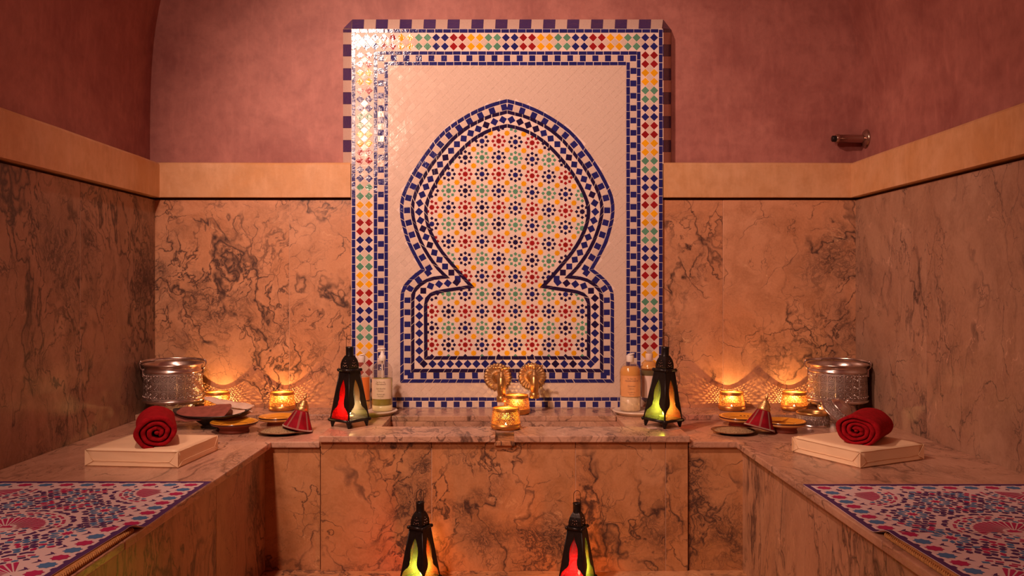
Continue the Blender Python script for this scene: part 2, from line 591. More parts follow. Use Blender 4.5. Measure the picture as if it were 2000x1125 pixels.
# back wall: core slab, marble panels as its pieces
wb = MB()
wb.box((-2.0, DP, 0), (2.0, DP + .15, EYE + 2.4))
wb.build('wall_back', M['plaster_pink'], kind='structure')
wall_back = bpy.data.objects['wall_back']
gb = MB()
xg0, xg1 = (686.5 - VX) * 3.985 / F, (1294 - VX) * 3.985 / F
gb.box((-1.75, DW + .0014, 0), (xg0, DP, ZC0 - .013))
gb.box((xg1, DW + .0014, 0), (1.78, DP, ZC0 - .013))
gb.build('grout_bed', M['grout'], wall_back)
xw = lambda px: (px - VX) * DW / F
panels([XL - .01, xw(565), xw(686)], ZB - .05, ZC0 - .012, DW, .03, 'x', M['marble'], wall_back)
panels([xw(1293), xw(1412), XR + .01], ZB - .05, ZC0 - .012, DW, .03, 'x', M['marble'], wall_back)

# side walls
for side, X, nm in ((-1, XL, 'wall_left'), (1, XR, 'wall_right')):
    prof = [(X + side * .004, 0), (X + side * .004, ZC0 + .02), (X + side * .09, ZC0 + .02)]
    q = MB()
    q.box((min(X + side * .0014, X + side * .25), REAR, 0), (max(X + side * .0014, X + side * .25), DP + .1, ZC0 - .013), mat=1)
    q.box((min(X + side * .07, X + side * .25), REAR, ZC0 - .013), (max(X + side * .07, X + side * .25), DP + .1, ZC0 + .03), mat=0)
    zs = [ZC0 + .03] + [ZC1 + i * .06 for i in range(0, 22)]
    vin = [(vault_x(side, z), z) for z in zs]
    vs, fs = [], []
    for (x, z) in vin:
        vs += [(x, REAR, z), (x, DP + .02, z), (x + side * .2, DP + .02, z), (x + side * .2, REAR, z)]
    for i in range(len(vin) - 1):
        a, b = i * 4, i * 4 + 4
        fs += [(a, a + 1, b + 1, b), (a + 2, a + 3, b + 3, b + 2), (a + 1, a + 2, b + 2, b + 1), (a + 3, a, b, b + 3)]
    q.add(vs, fs, 0, False)
    wl = q.build(nm, [M['plaster_pink'], M['grout']], kind='structure', fixn=True)
    if side < 0:
        ys = [DW, (XL * F / (157 - VX)), 2.35, 1.45, .55, -.4, REAR]
    else:
        ys = [DW, (XR * F / (1810 - VX)), 2.45, 1.5, .55, -.4, REAR]
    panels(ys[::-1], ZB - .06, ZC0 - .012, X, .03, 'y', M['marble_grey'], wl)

# vault over the room
q = MB()
n = 40
zt = ZC1 + 21 * .06
pts = []
for i in range(n + 1):
    t = i / n
    a = PI * t
    pts.append(None)
pl, pr = [], []
for i in range(16):
    z = zt + (1.62 - 21 * .06) * (1 - (1 - i / 15) ** 2)
    pl.append((vault_x(-1, z), z))
    pr.append((vault_x(1, z), z))
pts = pl + pr[::-1]
vs, fs = [], []
for (x, z) in pts:
    vs += [(x, REAR, z), (x, DP + .02, z), (x * 1.02, DP + .02, z + .15), (x * 1.02, REAR, z + .15)]
for i in range(len(pts) - 1):
    a, b = i * 4, i * 4 + 4
    fs += [(a, a + 1, b + 1, b), (a + 2, a + 3, b + 3, b + 2), (a + 1, a + 2, b + 2, b + 1), (a + 3, a, b, b + 3)]
q.add(vs, fs)
q.build('ceiling', M['plaster_pink'], kind='structure', fixn=True)
q = MB()
q.box((-2.0, REAR - .15, 0), (2.0, REAR, EYE + 2.4))
q.build('wall_rear', M['plaster_pink'], kind='structure')

# floor
q = MB()
q.box((-1.75, REAR, -.1), (1.78, DP + .1, -.012))
fl = q.build('floor', M['grout'], kind='structure')
for i in range(3):
    for j in range(7):
        x0, x1 = -.96 + i * .64, -.96 + (i + 1) * .64
        y0, y1 = REAR + j * .655, REAR + (j + 1) * .655
        t = MB()
        t.box((-.32 + .002, -.3275 + .002, -.012), (.32 - .002, .3275 - .002, 0), bev=.0015)
        t.build('floor_tile', M['marble_dull'], fl, ((x0 + x1) / 2, (y0 + y1) / 2, 0))


# cornice bands (rounded top edge, dark underside)
def band(name, a, b, axis, side=0):
    e = .020 if axis == 'x' else .030
    prof = [(-.05, 0), (e, 0), (e, .158), (e - .005, .166), (e - .014, .17), (-.05, .17)]
    vs, fs = [], []
    nseg = 24
    for k in range(nseg + 1):
        t = a + (b - a) * k / nseg
        wob = .0012 * mnoise.noise(Vector((t * 3, side * 5 + 1.3, 0)))
        for (o, z) in prof:
            zz = ZC0 + z + (wob * 2 if z > .1 else wob)
            if axis == 'x':
                vs.append((t, DW - o, zz))
            else:
                X = XL if side < 0 else XR
                vs.append((X - side * o, t, zz))
    m = len(prof)
    for k in range(nseg):
        for i in range(m):
            j = (i + 1) % m
            fs.append((k * m + i, k * m + j, (k + 1) * m + j, (k + 1) * m + i))
    fs.append(tuple(range(m)))
    fs.append(tuple(nseg * m + i for i in range(m)))
    q = MB()
    q.add(vs, fs)
    return q.build(name, M['cornice'], kind='structure', fixn=True)


band('trim_1', XL + .01, xw(686), 'x')
band('trim_2', xw(1295), XR - .01, 'x')
band('trim_3', REAR, DW - .006, 'y', -1)
band('trim_4', REAR, DW - .006, 'y', 1)

# ------------------------------------------------------------------ benches and basin counter
XBL, XBR = -.926, .922
YC = 3.257            # front edge of the corner counters


def slab(a, b, parent, name='top_slab', mat=None, bev=.004):
    c = Vector([(a[i] + b[i]) / 2 for i in range(3)])
    q = MB()
    q.box(Vector(a) - c, Vector(b) - c, bev=bev)
    return q.build(name, mat or M['marble_top'], parent, c)


G = .0012
for side in (-1, 1):
    X0, X1 = (XL, XBL) if side < 0 else (XBR, XR)
    xin = XBL if side < 0 else XBR
    t = thing('stone_bench', 'marble bench along the %s wall carrying a %s' % (
        ('left', 'straight-set pad') if side < 0 else ('right', 'pad turned corner-on')), 'bench', ((X0 + X1) / 2, 1.0, 0))
    ox = -t.location
    core = MB()
    xi = xin + side * .0314
    core.box((min(xi, X0 if side < 0 else X1) + ox.x, REAR + ox.y, 0), (max(xi, X0 if side < 0 else X1) + ox.x, YC + .02 + ox.y, ZB - .026))
    core.build('bench_core', M['grout'], t)
    ys = [REAR, -.1, .95, 2.0, YC - G]
    for a, b in zip(ys[:-1], ys[1:]):
        slab((X0 + ox.x, a + G + ox.y, ZB - .024), (X1 + ox.x, b + ox.y, ZB), t)
    # riser panels under the overhang
    jy = [REAR, -.3, .65, 1.55, (2.72 if side < 0 else 2.78), YC + .02]
    for a, b in zip(jy[:-1], jy[1:]):
        face = xin + side * .030
        q = MB()
        c = Vector((face, (a + b) / 2, (ZB - .026) / 2))
        q.box(Vector((min(face, face + side * .02), a + G, 0)) - c, Vector((max(face, face + side * .02), b - G, ZB - .0255)) - c, bev=.001)
        q.build('riser_panel', M['marble_side'], t, c + ox)

ct = thing('basin_counter', 'veined marble counter with a sunken basin running below the tiled niche', 'counter', (0, YC, 0))
cx = -ct.location
HL, HR = (746 - VX) * 3.466 / F, (1221 - VX) * 3.466 / F
HY0, HY1 = 3.466, 3.743
LY = 3.78
# corner counters at bench level
for a, b in ((XL, -.735), (.735, XR)):
    slab((a + G, YC + cx.y, ZB - .024), (b, DW + cx.y, ZB), ct)
    slab((a + G, LY + cx.y, ZB), (b - .001, DW + cx.y, ZL), ct, 'ledge_slab', bev=.003)
# raised slabs round the basin
YS = 3.243
NL, NR = (967.5 - VX) * YS / F, (1004 - VX) * YS / F
for (a, b, c, d, nm) in ((-.735, NL, YS, HY0, 'rim_slab'), (NR, .735, YS, HY0, 'rim_slab'),
                         (-.735, HL, HY0 + G, DW, 'rim_slab'), (HR, .735, HY0 + G, DW, 'rim_slab'),
                         (HL + G, HR - G, HY1, DW, 'rim_slab')):
    slab((a + G, c + cx.y, ZB + .0005), (b, d + cx.y, ZL), ct, nm, bev=.003)
q = MB()   # basin
q.box((HL - .02, HY0 - .01 + cx.y, ZB - .16), (HR + .02, HY1 + .01 + cx.y, ZB - .14))
q.box((HL - .03, HY0 - .03 + cx.y, ZB - .14), (HR + .03, HY0 + cx.y, ZB))
q.box((HL - .03, HY1 + cx.y, ZB - .14), (HR + .03, HY1 + .03 + cx.y, ZB))
q.box((HL - .03, HY0 + cx.y, ZB - .14), (HL, HY1 + cx.y, ZB))
q.box((HR, HY0 + cx.y, ZB - .14), (HR + .03, HY1 + cx.y, ZB))
q.build('basin', M['marble_top'], ct)
# bed under the rim slabs and spout lip in the notch
slab((-.735, 3.268 + cx.y, ZB - .02), (.735, HY0 - .03 + cx.y, ZB), ct, 'bed_slab', M['marble_dull'], .002)
slab((NL - .004, YS + .003 + cx.y, ZB - .014), (NR + .004, 3.27 + cx.y, ZB + .004), ct, 'spout_lip', M['marble_dull'], .003)
# front panels
q = MB()
q.box((-.731, 3.2634 + cx.y, 0), (.731, 3.36 + cx.y, ZB - .026))
q.box((-.97, 3.285 + cx.y, 0), (.97, 3.36 + cx.y, ZB - .026))
q.build('counter_core', M['grout'], ct)
xf = lambda px: (px - VX) * 3.262 / F
jx = [-.732, xf(843), xf(1124), xf(1300), .732]
for a, b in zip(jx[:-1], jx[1:]):
    c = Vector(((a + b) / 2, 3.262 + cx.y, ZB / 2))
    q = MB()
    q.box(Vector((a + G, 3.262 + cx.y, 0)) - c, Vector((b - G, 3.29 + cx.y, ZB - .0005)) - c, bev=.001)
    q.build('front_panel', M['marble_dull'], ct, c)
for a, b in ((-.990, -.735), (.735, .990)):
    c = Vector(((a + b) / 2, 3.275 + cx.y, ZB / 2))
    q = MB()
    q.box(Vector((a + G, 3.272 + cx.y, 0)) - c, Vector((b - G, 3.30 + cx.y, ZB - .026)) - c, bev=.001)
    q.build('front_panel', M['marble_dull'], ct, c)

# ------------------------------------------------------------------ tiled wall panel
YT = 3.985
KP = YT / F
AX = 990.5
mo = thing('mosaic_panel', 'tall zellige tile panel with a horseshoe arch of star mosaic on the back wall', 'mosaic',
           P(AX, 806, YT))


def ml(px, py):
    """photo pixel -> panel-local x, z"""
    return ((px - AX) * KP, (806 - py) * KP)


COUNT = {}
STUFF = {}
TH = .006


def prism_mesh(poly, bev=.0006, th=TH):
    """poly in local x,z (px units already metres), front face looks to -Y"""
    q = MB()
    # map (x, z) -> prism in xy then rotate so that +h points to -Y
    Mx = Matrix(((1, 0, 0, 0), (0, 0, -1, 0), (0, 1, 0, 0), (0, 0, 0, 1)))
    area = sum(poly[i][0] * poly[(i + 1) % len(poly)][1] - poly[(i + 1) % len(poly)][0] * poly[i][1] for i in range(len(poly)))
    if area < 0:
        poly = poly[::-1]
    q.prism(poly, -th, 0, 0, Mx, bev)
    return q


def tile(name, poly_px, mat, proud=.0, tilt=.008, cap=300, force_stuff=False):
    pts = [ml(*p) for p in poly_px]
    n = len(pts)
    cx_, cz_ = sum(p[0] for p in pts) / n, sum(p[1] for p in pts) / n
    loc = [(p[0] - cx_, p[1] - cz_) for p in pts]
    if len(loc) < 3:
        return
    a = abs(sum(loc[i][0] * loc[(i + 1) % n][1] - loc[(i + 1) % n][0] * loc[i][1] for i in range(n))) / 2
    if a < 8e-6:
        return
    COUNT[name] = COUNT.get(name, 0) + 1
    y = -proud + random.uniform(-.0003, .0003)
    rot = Matrix.Rotation(random.gauss(0, tilt), 4, 'X') @ Matrix.Rotation(random.gauss(0, tilt), 4, 'Z')
    if COUNT[name] > cap or force_stuff:
        q = prism_mesh(loc)
        T = Matrix.Translation((cx_, y, cz_)) @ rot
        st = STUFF.setdefault(name, {})
        b = st.setdefault(mat.name, (MB(), mat))[0]
        b.add([T @ Vector(v) for v in q.v], q.f)
        return
    o = prism_mesh(loc).build(name, mat, mo, (cx_, y, cz_))
    o.rotation_euler = rot.to_euler()
    return o


def flush_stuff():
    for name, d in STUFF.items():
        q = MB()
        mats = []
        for k, (b, m) in d.items():
            q.add(b.v, b.f, len(mats))
            mats.append(m)
        q.build(name, mats, mo, kind='stuff')


def clip_rect(poly, x0, y0, x1, y1):
    def cl(pts, inside, inter):
        out = []
        for i in range(len(pts)):
            a, b = pts[i], pts[(i + 1) % len(pts)]
            if inside(a):
                out.append(a)
                if not inside(b):
                    out.append(inter(a, b))
            elif inside(b):
                out.append(inter(a, b))
        return out

    def ix(x):
        return lambda a, b: (x, a[1] + (b[1] - a[1]) * (x - a[0]) / (b[0] - a[0]))

    def iy(y):
        return lambda a, b: (a[0] + (b[0] - a[0]) * (y - a[1]) / (b[1] - a[1]), y)
    poly = cl(poly, lambda p: p[0] >= x0, ix(x0))
    if poly:
        poly = cl(poly, lambda p: p[0] <= x1, ix(x1))
    if poly:
        poly = cl(poly, lambda p: p[1] >= y0, iy(y0))
    if poly:
        poly = cl(poly, lambda p: p[1] <= y1, iy(y1))
    return poly


def rect(x0, y0, x1, y1):
    return [(x0, y0), (x1, y0), (x1, y1), (x0, y1)]


# bed: a slab that carries the tiles, and its return to the plaster
q = MB()
x0, z0 = ml(686, 806)
x1, z1 = ml(1294.5, 56)
q.box((x0, .0010, z0), (x1, .088, z1))
q.build('mortar_bed', M['grout_white'], mo)

WHT, BLU, INK = M['t_white'], M['t_blue'], M['t_ink']
FLD = M['t_field']


def jit(v, a=.25):
    return v + random.uniform(-a, a)


def strip_h(xa, xb, y, h, name='strip_tile', pitch=16.2, mat=BLU):
    n = round((xb - xa) / pitch)
    for i in range(n):
        a, b = xa + (xb - xa) * i / n, xa + (xb - xa) * (i + 1) / n
        tile(name, rect(jit(a) + .45, jit(y, .15), jit(b) - .45, jit(y + h, .15)), mat)


def strip_v(x, w_, ya, yb, name='strip_tile', pitch=16.2, mat=BLU):
    n = round((yb - ya) / pitch)
    for i in range(n):
        a, b = ya + (yb - ya) * i / n, ya + (yb - ya) * (i + 1) / n
        tile(name, rect(jit(x, .15), jit(a) + .45, jit(x + w_, .15), jit(b) - .45), mat)


# frame strips
strip_h(737, 1244, 100.2, 6.6)
strip_v(730, 7, 100.2, 803)
strip_v(1244, 7, 100.2, 803)
strip_h(686.8, 1286.5, 56.8, 7)
strip_v(687, 7, 64.5, 806)
strip_v(1287, 7, 57, 806)
strip_h(758, 1223, 120.8, 6.8, 'inner_strip_tile')
strip_v(750.7, 7, 120.8, 782.7, 'inner_strip_tile')
strip_v(1223.4, 7, 120.8, 782.7, 'inner_strip_tile')
strip_h(758, 1223, 776.2, 6.6, 'inner_strip_tile')
strip_h(737, 1244, 796.4, 6.8, 'inner_strip_tile')


def checker(xa, xb, ya, yb, n, horiz, start=0):
    for i in range(n):
        if horiz:
            a, b = xa + (xb - xa) * i / n, xa + (xb - xa) * (i + 1) / n
            p = rect(jit(a) + .35, jit(ya, .2), jit(b) - .35, jit(yb, .2))
        else:
            a, b = ya + (yb - ya) * i / n, ya + (yb - ya) * (i + 1) / n
            p = rect(jit(xa, .2), jit(a) + .35, jit(xb, .2), jit(b) - .35)
        tile('checker_tile', p, BLU if (i + start) % 2 == 0 else WHT)


checker(738, 1243, 107.9, 119.6, 41, True, 0)
checker(738, 749.8, 120.6, 783.8, 55, False, 1)
checker(1231.3, 1243, 120.6, 783.8, 55, False, 1)
checker(738, 1243, 784.3, 795.4, 41, True, 0)

# lozenge bands: pairs of coloured tiles, two rows
CYC = [M['t_red'], M['t_yellow'], M['t_green'], BLU]


def lozenge(cx_, cy_, h, name, mat, clip=None):
    p = [(cx_, cy_ - h), (cx_ + h, cy_), (cx_, cy_ + h), (cx_ - h, cy_)]
    if clip:
        p = clip_rect(p, *clip)
    if len(p) >= 3:
        tile(name, p, mat)


PX = 17.02
n_top = 34
xr0 = 1260.4
# columns along the top, counted from the right corner
for k in range(35):
    x = 1277.4 - k * PX
    if x < 697:
        break
    grp = (k // 2)
    mat = [BLU, M['t_green'], M['t_yellow'], M['t_red']][grp % 4]
    for y in (73.3, 90.6):
        lozenge(x, y, 7.9, 'lozenge_tile', mat)
    lozenge(x - PX / 2, 82, 7.7, 'white_lozenge_tile', WHT, (694.6, 64.8, 1286.6, 98.8))
# sides below the top band
for (xa, xb, bx0, bx1, off) in ((703.2, 720.5, 694.6, 729.2, 0), (1260.4, 1277.5, 1252, 1286.6, 0)):
    left = xa < 900
    k = 0
    y = 107.8
    while y < 806:
        if left:
            seq = [M['t_red'], M['t_yellow'], M['t_yellow'], M['t_red'], BLU, BLU, M['t_green'], M['t_green'], M['t_yellow'], M['t_yellow']]
            # below the glare the left border runs yellow, red, blue, green in pairs
            idx = int(round((y - 107.8) / 17.2))
            tbl = {0: M['t_red'], 1: M['t_red'], 2: M['t_yellow'], 3: M['t_yellow'], 4: M['t_red'], 5: BLU, 6: BLU,
                   7: M['t_green'], 8: M['t_green'], 9: M['t_yellow'], 10: M['t_yellow'], 11: M['t_red'], 12: M['t_red'],
                   13: BLU, 14: BLU}
            if idx in tbl:
                mat = tbl[idx]
            else:
                mat = [M['t_green'], M['t_yellow'], M['t_red'], BLU][((idx - 15) // 2) % 4]
        else:
            idx = int(round((y - 107.8) / 17.2))
            mat = [M['t_red'], M['t_yellow'], M['t_green'], BLU][(idx // 2) % 4]
        for x in (xa, xb):
            lozenge(x, y, 7.9, 'lozenge_tile', mat, (bx0, 99, bx1, 806))
        lozenge((xa + xb) / 2, y + 8.6, 7.7, 'white_lozenge_tile', WHT, (bx0, 99, bx1, 806))
        y += 17.2

# sloping outer border, down to the cornice
D2 = DP - .002


def tile3(name, a, b, c, d, mat, th=.007):
    """a, b on the front edge, c, d on the plaster; world points"""
    o = (a + b + c + d) / 4
    nrm = (b - a).cross(d - a).normalized()
    if nrm.y > 0:
        nrm = -nrm
    pts = [p - (p - o).normalized() * .0007 - o for p in (a, b, c, d)]
    vs = [p + nrm * .0015 for p in pts] + [p - nrm * th for p in pts]
    mb = MB()
    mb.add(vs, [(0, 1, 2, 3), (7, 6, 5, 4), (0, 4, 5, 1), (1, 5, 6, 2), (2, 6, 7, 3), (3, 7, 4, 0)])
    mb.build(name, mat, mo, o - mo.location, fixn=True)


n = 26
for i in range(n):
    xa, xb = 688 + (1295 - 688) * i / n, 688 + (1295 - 688) * (i + 1) / n
    fa, fb = max(xa, 687), min(xb, 1294)
    tile3('border_tile', P(fa - 1, 55.6, YT), P(fb - 1, 55.6, YT), P(xb, 38.5, D2), P(xa, 38.5, D2), BLU if i % 2 == 0 else WHT)
y, i = 57.0, 0
while y < 318:
    y2 = y + (6.5 if i == 0 else 23.35)
    tile3('border_tile', P(686, y, YT), P(686, y2, YT), P(670.5, y2, D2), P(670.5, y, D2), BLU if i % 2 == 0 else WHT)
    tile3('border_tile', P(1295, y, YT), P(1295, y2, YT), P(1310, y2, D2), P(1310, y, D2), BLU if i % 2 == 0 else WHT)
    y, i = y2, i + 1
for (a, b, c) in (((686, 55.6), (687.5, 38.5), (671, 55)), ((1294.5, 55.6), (1295.5, 38.5), (1310, 57))):
    pa, pb, pc = P(*a, YT), P(*b, D2), P(*c, D2)
    o = (pa + pb + pc) / 3
    mb = MB()
    vs = [p - o for p in (pa, pb, pc)]
    mb.add(vs + [v + Vector((0, .01, 0)) for v in vs], [(0, 1, 2), (5, 4, 3), (0, 3, 4, 1), (1, 4, 5, 2), (2, 5, 3, 0)])
    mb.build('border_tile', BLU, mo, o - mo.location, fixn=True)
# body behind the sloping border
mb = MB()
pl_ = [P(686, 318, YT), P(686, 56, YT), P(1294.5, 56, YT), P(1294.5, 318, YT)]
pk_ = [P(671, 318, D2 + .003), P(671, 57, D2 + .003), P(688, 39, D2 + .003), P(1295, 39, D2 + .003), P(1309.5, 57, D2 + .003), P(1309.5, 318, D2 + .003)]
vs = [p + Vector((0, .004, 0)) - mo.location for p in pl_] + [p - mo.location for p in pk_]
mb.add(vs, [(0, 1, 5, 4), (1, 6, 5), (1, 2, 7, 6), (2, 8, 7), (2, 3, 9, 8), (0, 4, 9, 3), (4, 5, 6, 7, 8, 9)])
mb.build('border_body', M['grout'], mo, fixn=True)

# ---- horseshoe arch
C0 = [(990.5, 193.5), (976, 197), (962, 201), (947, 206.5), (932, 213), (917, 220.5), (903.6, 228.4), (890, 237), (876, 247),
      (865, 256), (855.6, 265.8), (845, 278), (836, 291.6), (826, 304), (817.4, 317.5), (806.7, 334), (794.2, 358.2), (785.8, 376),
      (781.8, 392), (780.8, 405), (781, 419), (782.7, 431), (785.6, 442.6), (789.6, 458), (794.8, 474), (801.3, 487.5), (809, 503),
      (817, 517), (822, 525.5), '|', (805, 538.4), (795.4, 548), (787.6, 558), (782.9, 568.7), (781.7, 585), (781.7, 747.6), '|']
C1 = [(990.5, 215), (973, 219.6), (958.7, 223), (942.7, 229.3), (933.8, 233.8), (919.6, 241.0), (907, 248.5), (896.5, 257),
      (882.3, 268.6), (871.6, 280.5), (861, 292.5), (852, 304.5), (843, 315.8), (835, 328), (826.3, 342), (818, 356.5),
      (811, 370), (806.0, 384), (803.0, 396), (801.9, 406), (802.3, 418), (805.0, 432), (808.8, 446.5), (815, 464), (821.6, 479.7),
      (829.3, 493.6), (837.5, 506.5), (846.9, 519), (855.5, 529.8), (864, 538), '|', (842.4, 540.4), (828.7, 546), (819.9, 552),
      (812, 559.5), (805.5, 567.5), (802.9, 575), (802.7, 600), (802.7, 727), '|']
C2 = [(990.5, 242), (973.8, 245.3), (963.8, 247.9), (952.5, 252.3), (942.5, 257), (929.7, 264.6), (915.5, 274.8), (902.7, 286.4),
      (890.6, 299), (880, 311), (870.2, 323), (861, 334.8), (853, 347.8), (845, 361.3), (837.6, 376), (832.3, 390), (829.2, 399),
      (828, 412), (828.9, 426), (833, 442.5), (839.2, 458), (846.7, 473), (856, 488), (866.3, 502), (876.6, 514.2), (887.5, 527),
      (899, 540.6), (914, 557), '|', (889.3, 560.9), (873.6, 563.2), (861, 565.4), (847.5, 567.9), (837.8, 573), (830.5, 581.4),
      (828, 590), (827.7, 602), (828.3, 702.3), '|']


def split(c):
    """left half outline -> list of closed segment chains [(pts), ...] apex->cusp, cusp->corner, bottom, mirrored"""
    segs, cur = [], []
    for p in c:
        if p == '|':
            segs.append(cur)
            cur = [cur[-1]]
        else:
            cur.append(p)
    mir = [[(2 * AX - x, y) for (x, y) in s][::-1] for s in segs]
    bottom = [segs[-1][-1], (2 * AX - segs[-1][-1][0], segs[-1][-1][1])]
    return segs + [bottom] + mir[::-1]


def closed(segs):
    out = []
    for s in segs:
        out += s[:-1]
    return out


def inset(segs, d):
    """offset the outline by d pixels towards its inside, keeping segments"""
    pts = closed(segs)
    n = len(pts)
    off = []
    for i in range(n):
        a, b, c = Vector(pts[i - 1]), Vector(pts[i]), Vector(pts[(i + 1) % n])
        t1, t2 = (b - a).normalized(), (c - b).normalized()
        # outline runs down the left side: inside is to the left of travel in image space with y down
        n1, n2 = Vector((t1.y, -t1.x)), Vector((t2.y, -t2.x))
        m = (n1 + n2)
        if m.length < 1e-4:
            m = n1
        m.normalize()
        k = d / max(.38, m.dot(n1))
        off.append((b.x + m.x * k, b.y + m.y * k))
    res, i = [], 0
    for s in segs:
        L = len(s) - 1
        res.append([off[(i + j) % n] for j in range(L + 1)])
        i += L
    return res


def arc_len(p):
    L = [0]
    for a, b in zip(p[:-1], p[1:]):
        L.append(L[-1] + math.hypot(b[0] - a[0], b[1] - a[1]))
    return L


def at(p, t, L=None):
    L = L or arc_len(p)
    s = t * L[-1]
    for i in range(len(p) - 1):
        if s <= L[i + 1] or i == len(p) - 2:
            u = (s - L[i]) / max(1e-9, L[i + 1] - L[i])
            return (p[i][0] + (p[i + 1][0] - p[i][0]) * u, p[i][1] + (p[i + 1][1] - p[i][1]) * u)


def arch_strip(segs, d, name, mat):
    ins = inset(segs, d)
    for so, si in zip(segs, ins):
        Lo, Li = arc_len(so), arc_len(si)
        n = max(2, round((Lo[-1] + Li[-1]) / 2 / 15.4))
        gp = .5 / ((Lo[-1] + Li[-1]) / 2)
        for k in range(n):
            a, b = k / n + gp, (k + 1) / n - gp
            if k:
                a += random.uniform(-.1, .1) / n * .6
            tile(name, [at(so, a, Lo), at(so, b, Lo), at(si, b, Li), at(si, a, Li)], mat, .0012)
    return ins


S0, S1, S2 = split(C0), split(C1), split(C2)
I0 = arch_strip(S0, 6.8, 'arch_strip_tile', BLU)
I1 = arch_strip(S1, 6.6, 'arch_strip_tile', INK)
I2 = arch_strip(S2, 6.8, 'inner_arch_strip_tile', INK)

def course(mid, half, pitch, odd):
    """cells along the middle line of a course: (centre, tangent, normal, length)"""
    out = []
    for p in mid:
        L = arc_len(p)
        n = max(3, round(L[-1] / pitch))
        if odd:
            n |= 1
        for k in range(n):
            t = (k + .5) / n
            e = .3 / n
            a, b = at(p, max(0, t - e), L), at(p, min(1, t + e), L)
            tg = Vector((b[0] - a[0], b[1] - a[1])).normalized()
            c = at(p, t, L)
            out.append((Vector(c), tg, Vector((-tg.y, tg.x)), L[-1] / n, k))
    return out


# checker course between first and second strip, lozenge course between second and third
for c, t, nn, ln, k in course(inset(S0, 14.1), 6, 12.4, True):
    a, h = ln / 2 - .35, 6.0
    a2 = a * (1 + random.uniform(-.06, .06))
    tile('arch_checker_tile', [tuple(c + t * a + nn * h), tuple(c + t * a2 - nn * h), tuple(c - t * a - nn * h), tuple(c - t * a2 + nn * h)],
         BLU if k % 2 == 0 else WHT)
for c, t, nn, ln, k in course(inset(S1, 16.2), 8, 16.9, False):
    h, h2 = 8.1, min(8.2, ln / 2 - .1)
    tile('arch_lozenge_tile', [tuple(c + nn * h), tuple(c + t * h2), tuple(c - nn * h), tuple(c - t * h2)], BLU if random.random() < .8 else INK)


def inside(pt, poly):
    x, y = pt
    r = False
    for i in range(len(poly)):
        (x1, y1), (x2, y2) = poly[i - 1], poly[i]
        if (y1 > y) != (y2 > y) and x < (x2 - x1) * (y - y1) / (y2 - y1) + x1:
            r = not r
    return r


def star8(cx_, cy_, r, r2=None, rot=0.0):
    r2 = r2 or r * .76
    return [(cx_ + (r if i % 2 == 0 else r2) * math.cos(PI * i / 8 + rot), cy_ + (r if i % 2 == 0 else r2) * math.sin(PI * i / 8 + rot)) for i in range(16)]


# star field
poly2 = closed(I2)
poly2b = closed(inset(S2, 5.6))
rows = [243, 275.5, 307.5, 340, 372.5, 405, 437.5, 471.5, 505.5, 539.5, 574, 608, 641, 673.5, 706]
GRN, RED, YEL = M['t_green'], M['t_red'], M['t_yellow']


def skew(x, y):
    k = 1 - smooth_step(480, 600, y)
    return y + max(0, x - 974) / 165 * 8.5 * k


for ji, y in enumerate(rows):
    j = ji - 5
    for k in range(-6, 7):
        x = 974 + 32.65 * k
        yy = skew(x, y)
        even = j % 2 == 0
        if even:
            mat = RED if k % 2 == 0 else BLU
        else:
            mat = BLU if k % 2 == 0 else GRN
        dk = mat is BLU
        if inside((x, yy), poly2b):
            tile('star_tile', star8(x, yy, 5.7), (mat if random.random() < .8 or not dk else INK))
        for q8 in range(8):
            a = PI / 4 * q8
            r = 11.2
            px_, py_ = x + r * math.cos(a), yy + r * math.sin(a)
            if not inside((px_, py_), poly2b):
                continue
            m2 = (INK if dk else mat)
            if q8 % 2 == 0:
                h = 3.7
                pp = [(px_, py_ - h), (px_ + h, py_), (px_, py_ + h), (px_ - h, py_)]
            else:
                h = 2.6
                pp = rect(px_ - h, py_ - h, px_ + h, py_ + h)
            tile('petal_tile', pp, m2, force_stuff=True)
        # amber star between four clusters
        x2, y2 = x + 16.3, (y + (rows[ji + 1] if ji + 1 < len(rows) else y + 33)) / 2
        y2 = skew(x2, y2)
        if inside((x2, y2), poly2b):
            tile('star_tile', star8(x2, y2, 5.9), YEL)

# plain diagonal field around the arch
poly0 = closed(inset(S0, 1.0))
h = 8.05
for i in range(0, 33):
    for j in range(0, 84):
        x = 758 + i * 16.1 + (8.05 if j % 2 else 0)
        y = 128 + j * 8.05
        if inside((x, y), poly0):
            continue
        dd = h - .3
        p = clip_rect([(x, y - dd), (x + dd, y), (x, y + dd), (x - dd, y)], 758.2, 128.2, 1222.8, 775.6)
        if len(p) >= 3:
            # the near rows (largest, best seen) stay single pieces
            tile('field_tile', p, FLD, tilt=.007)
flush_stuff()

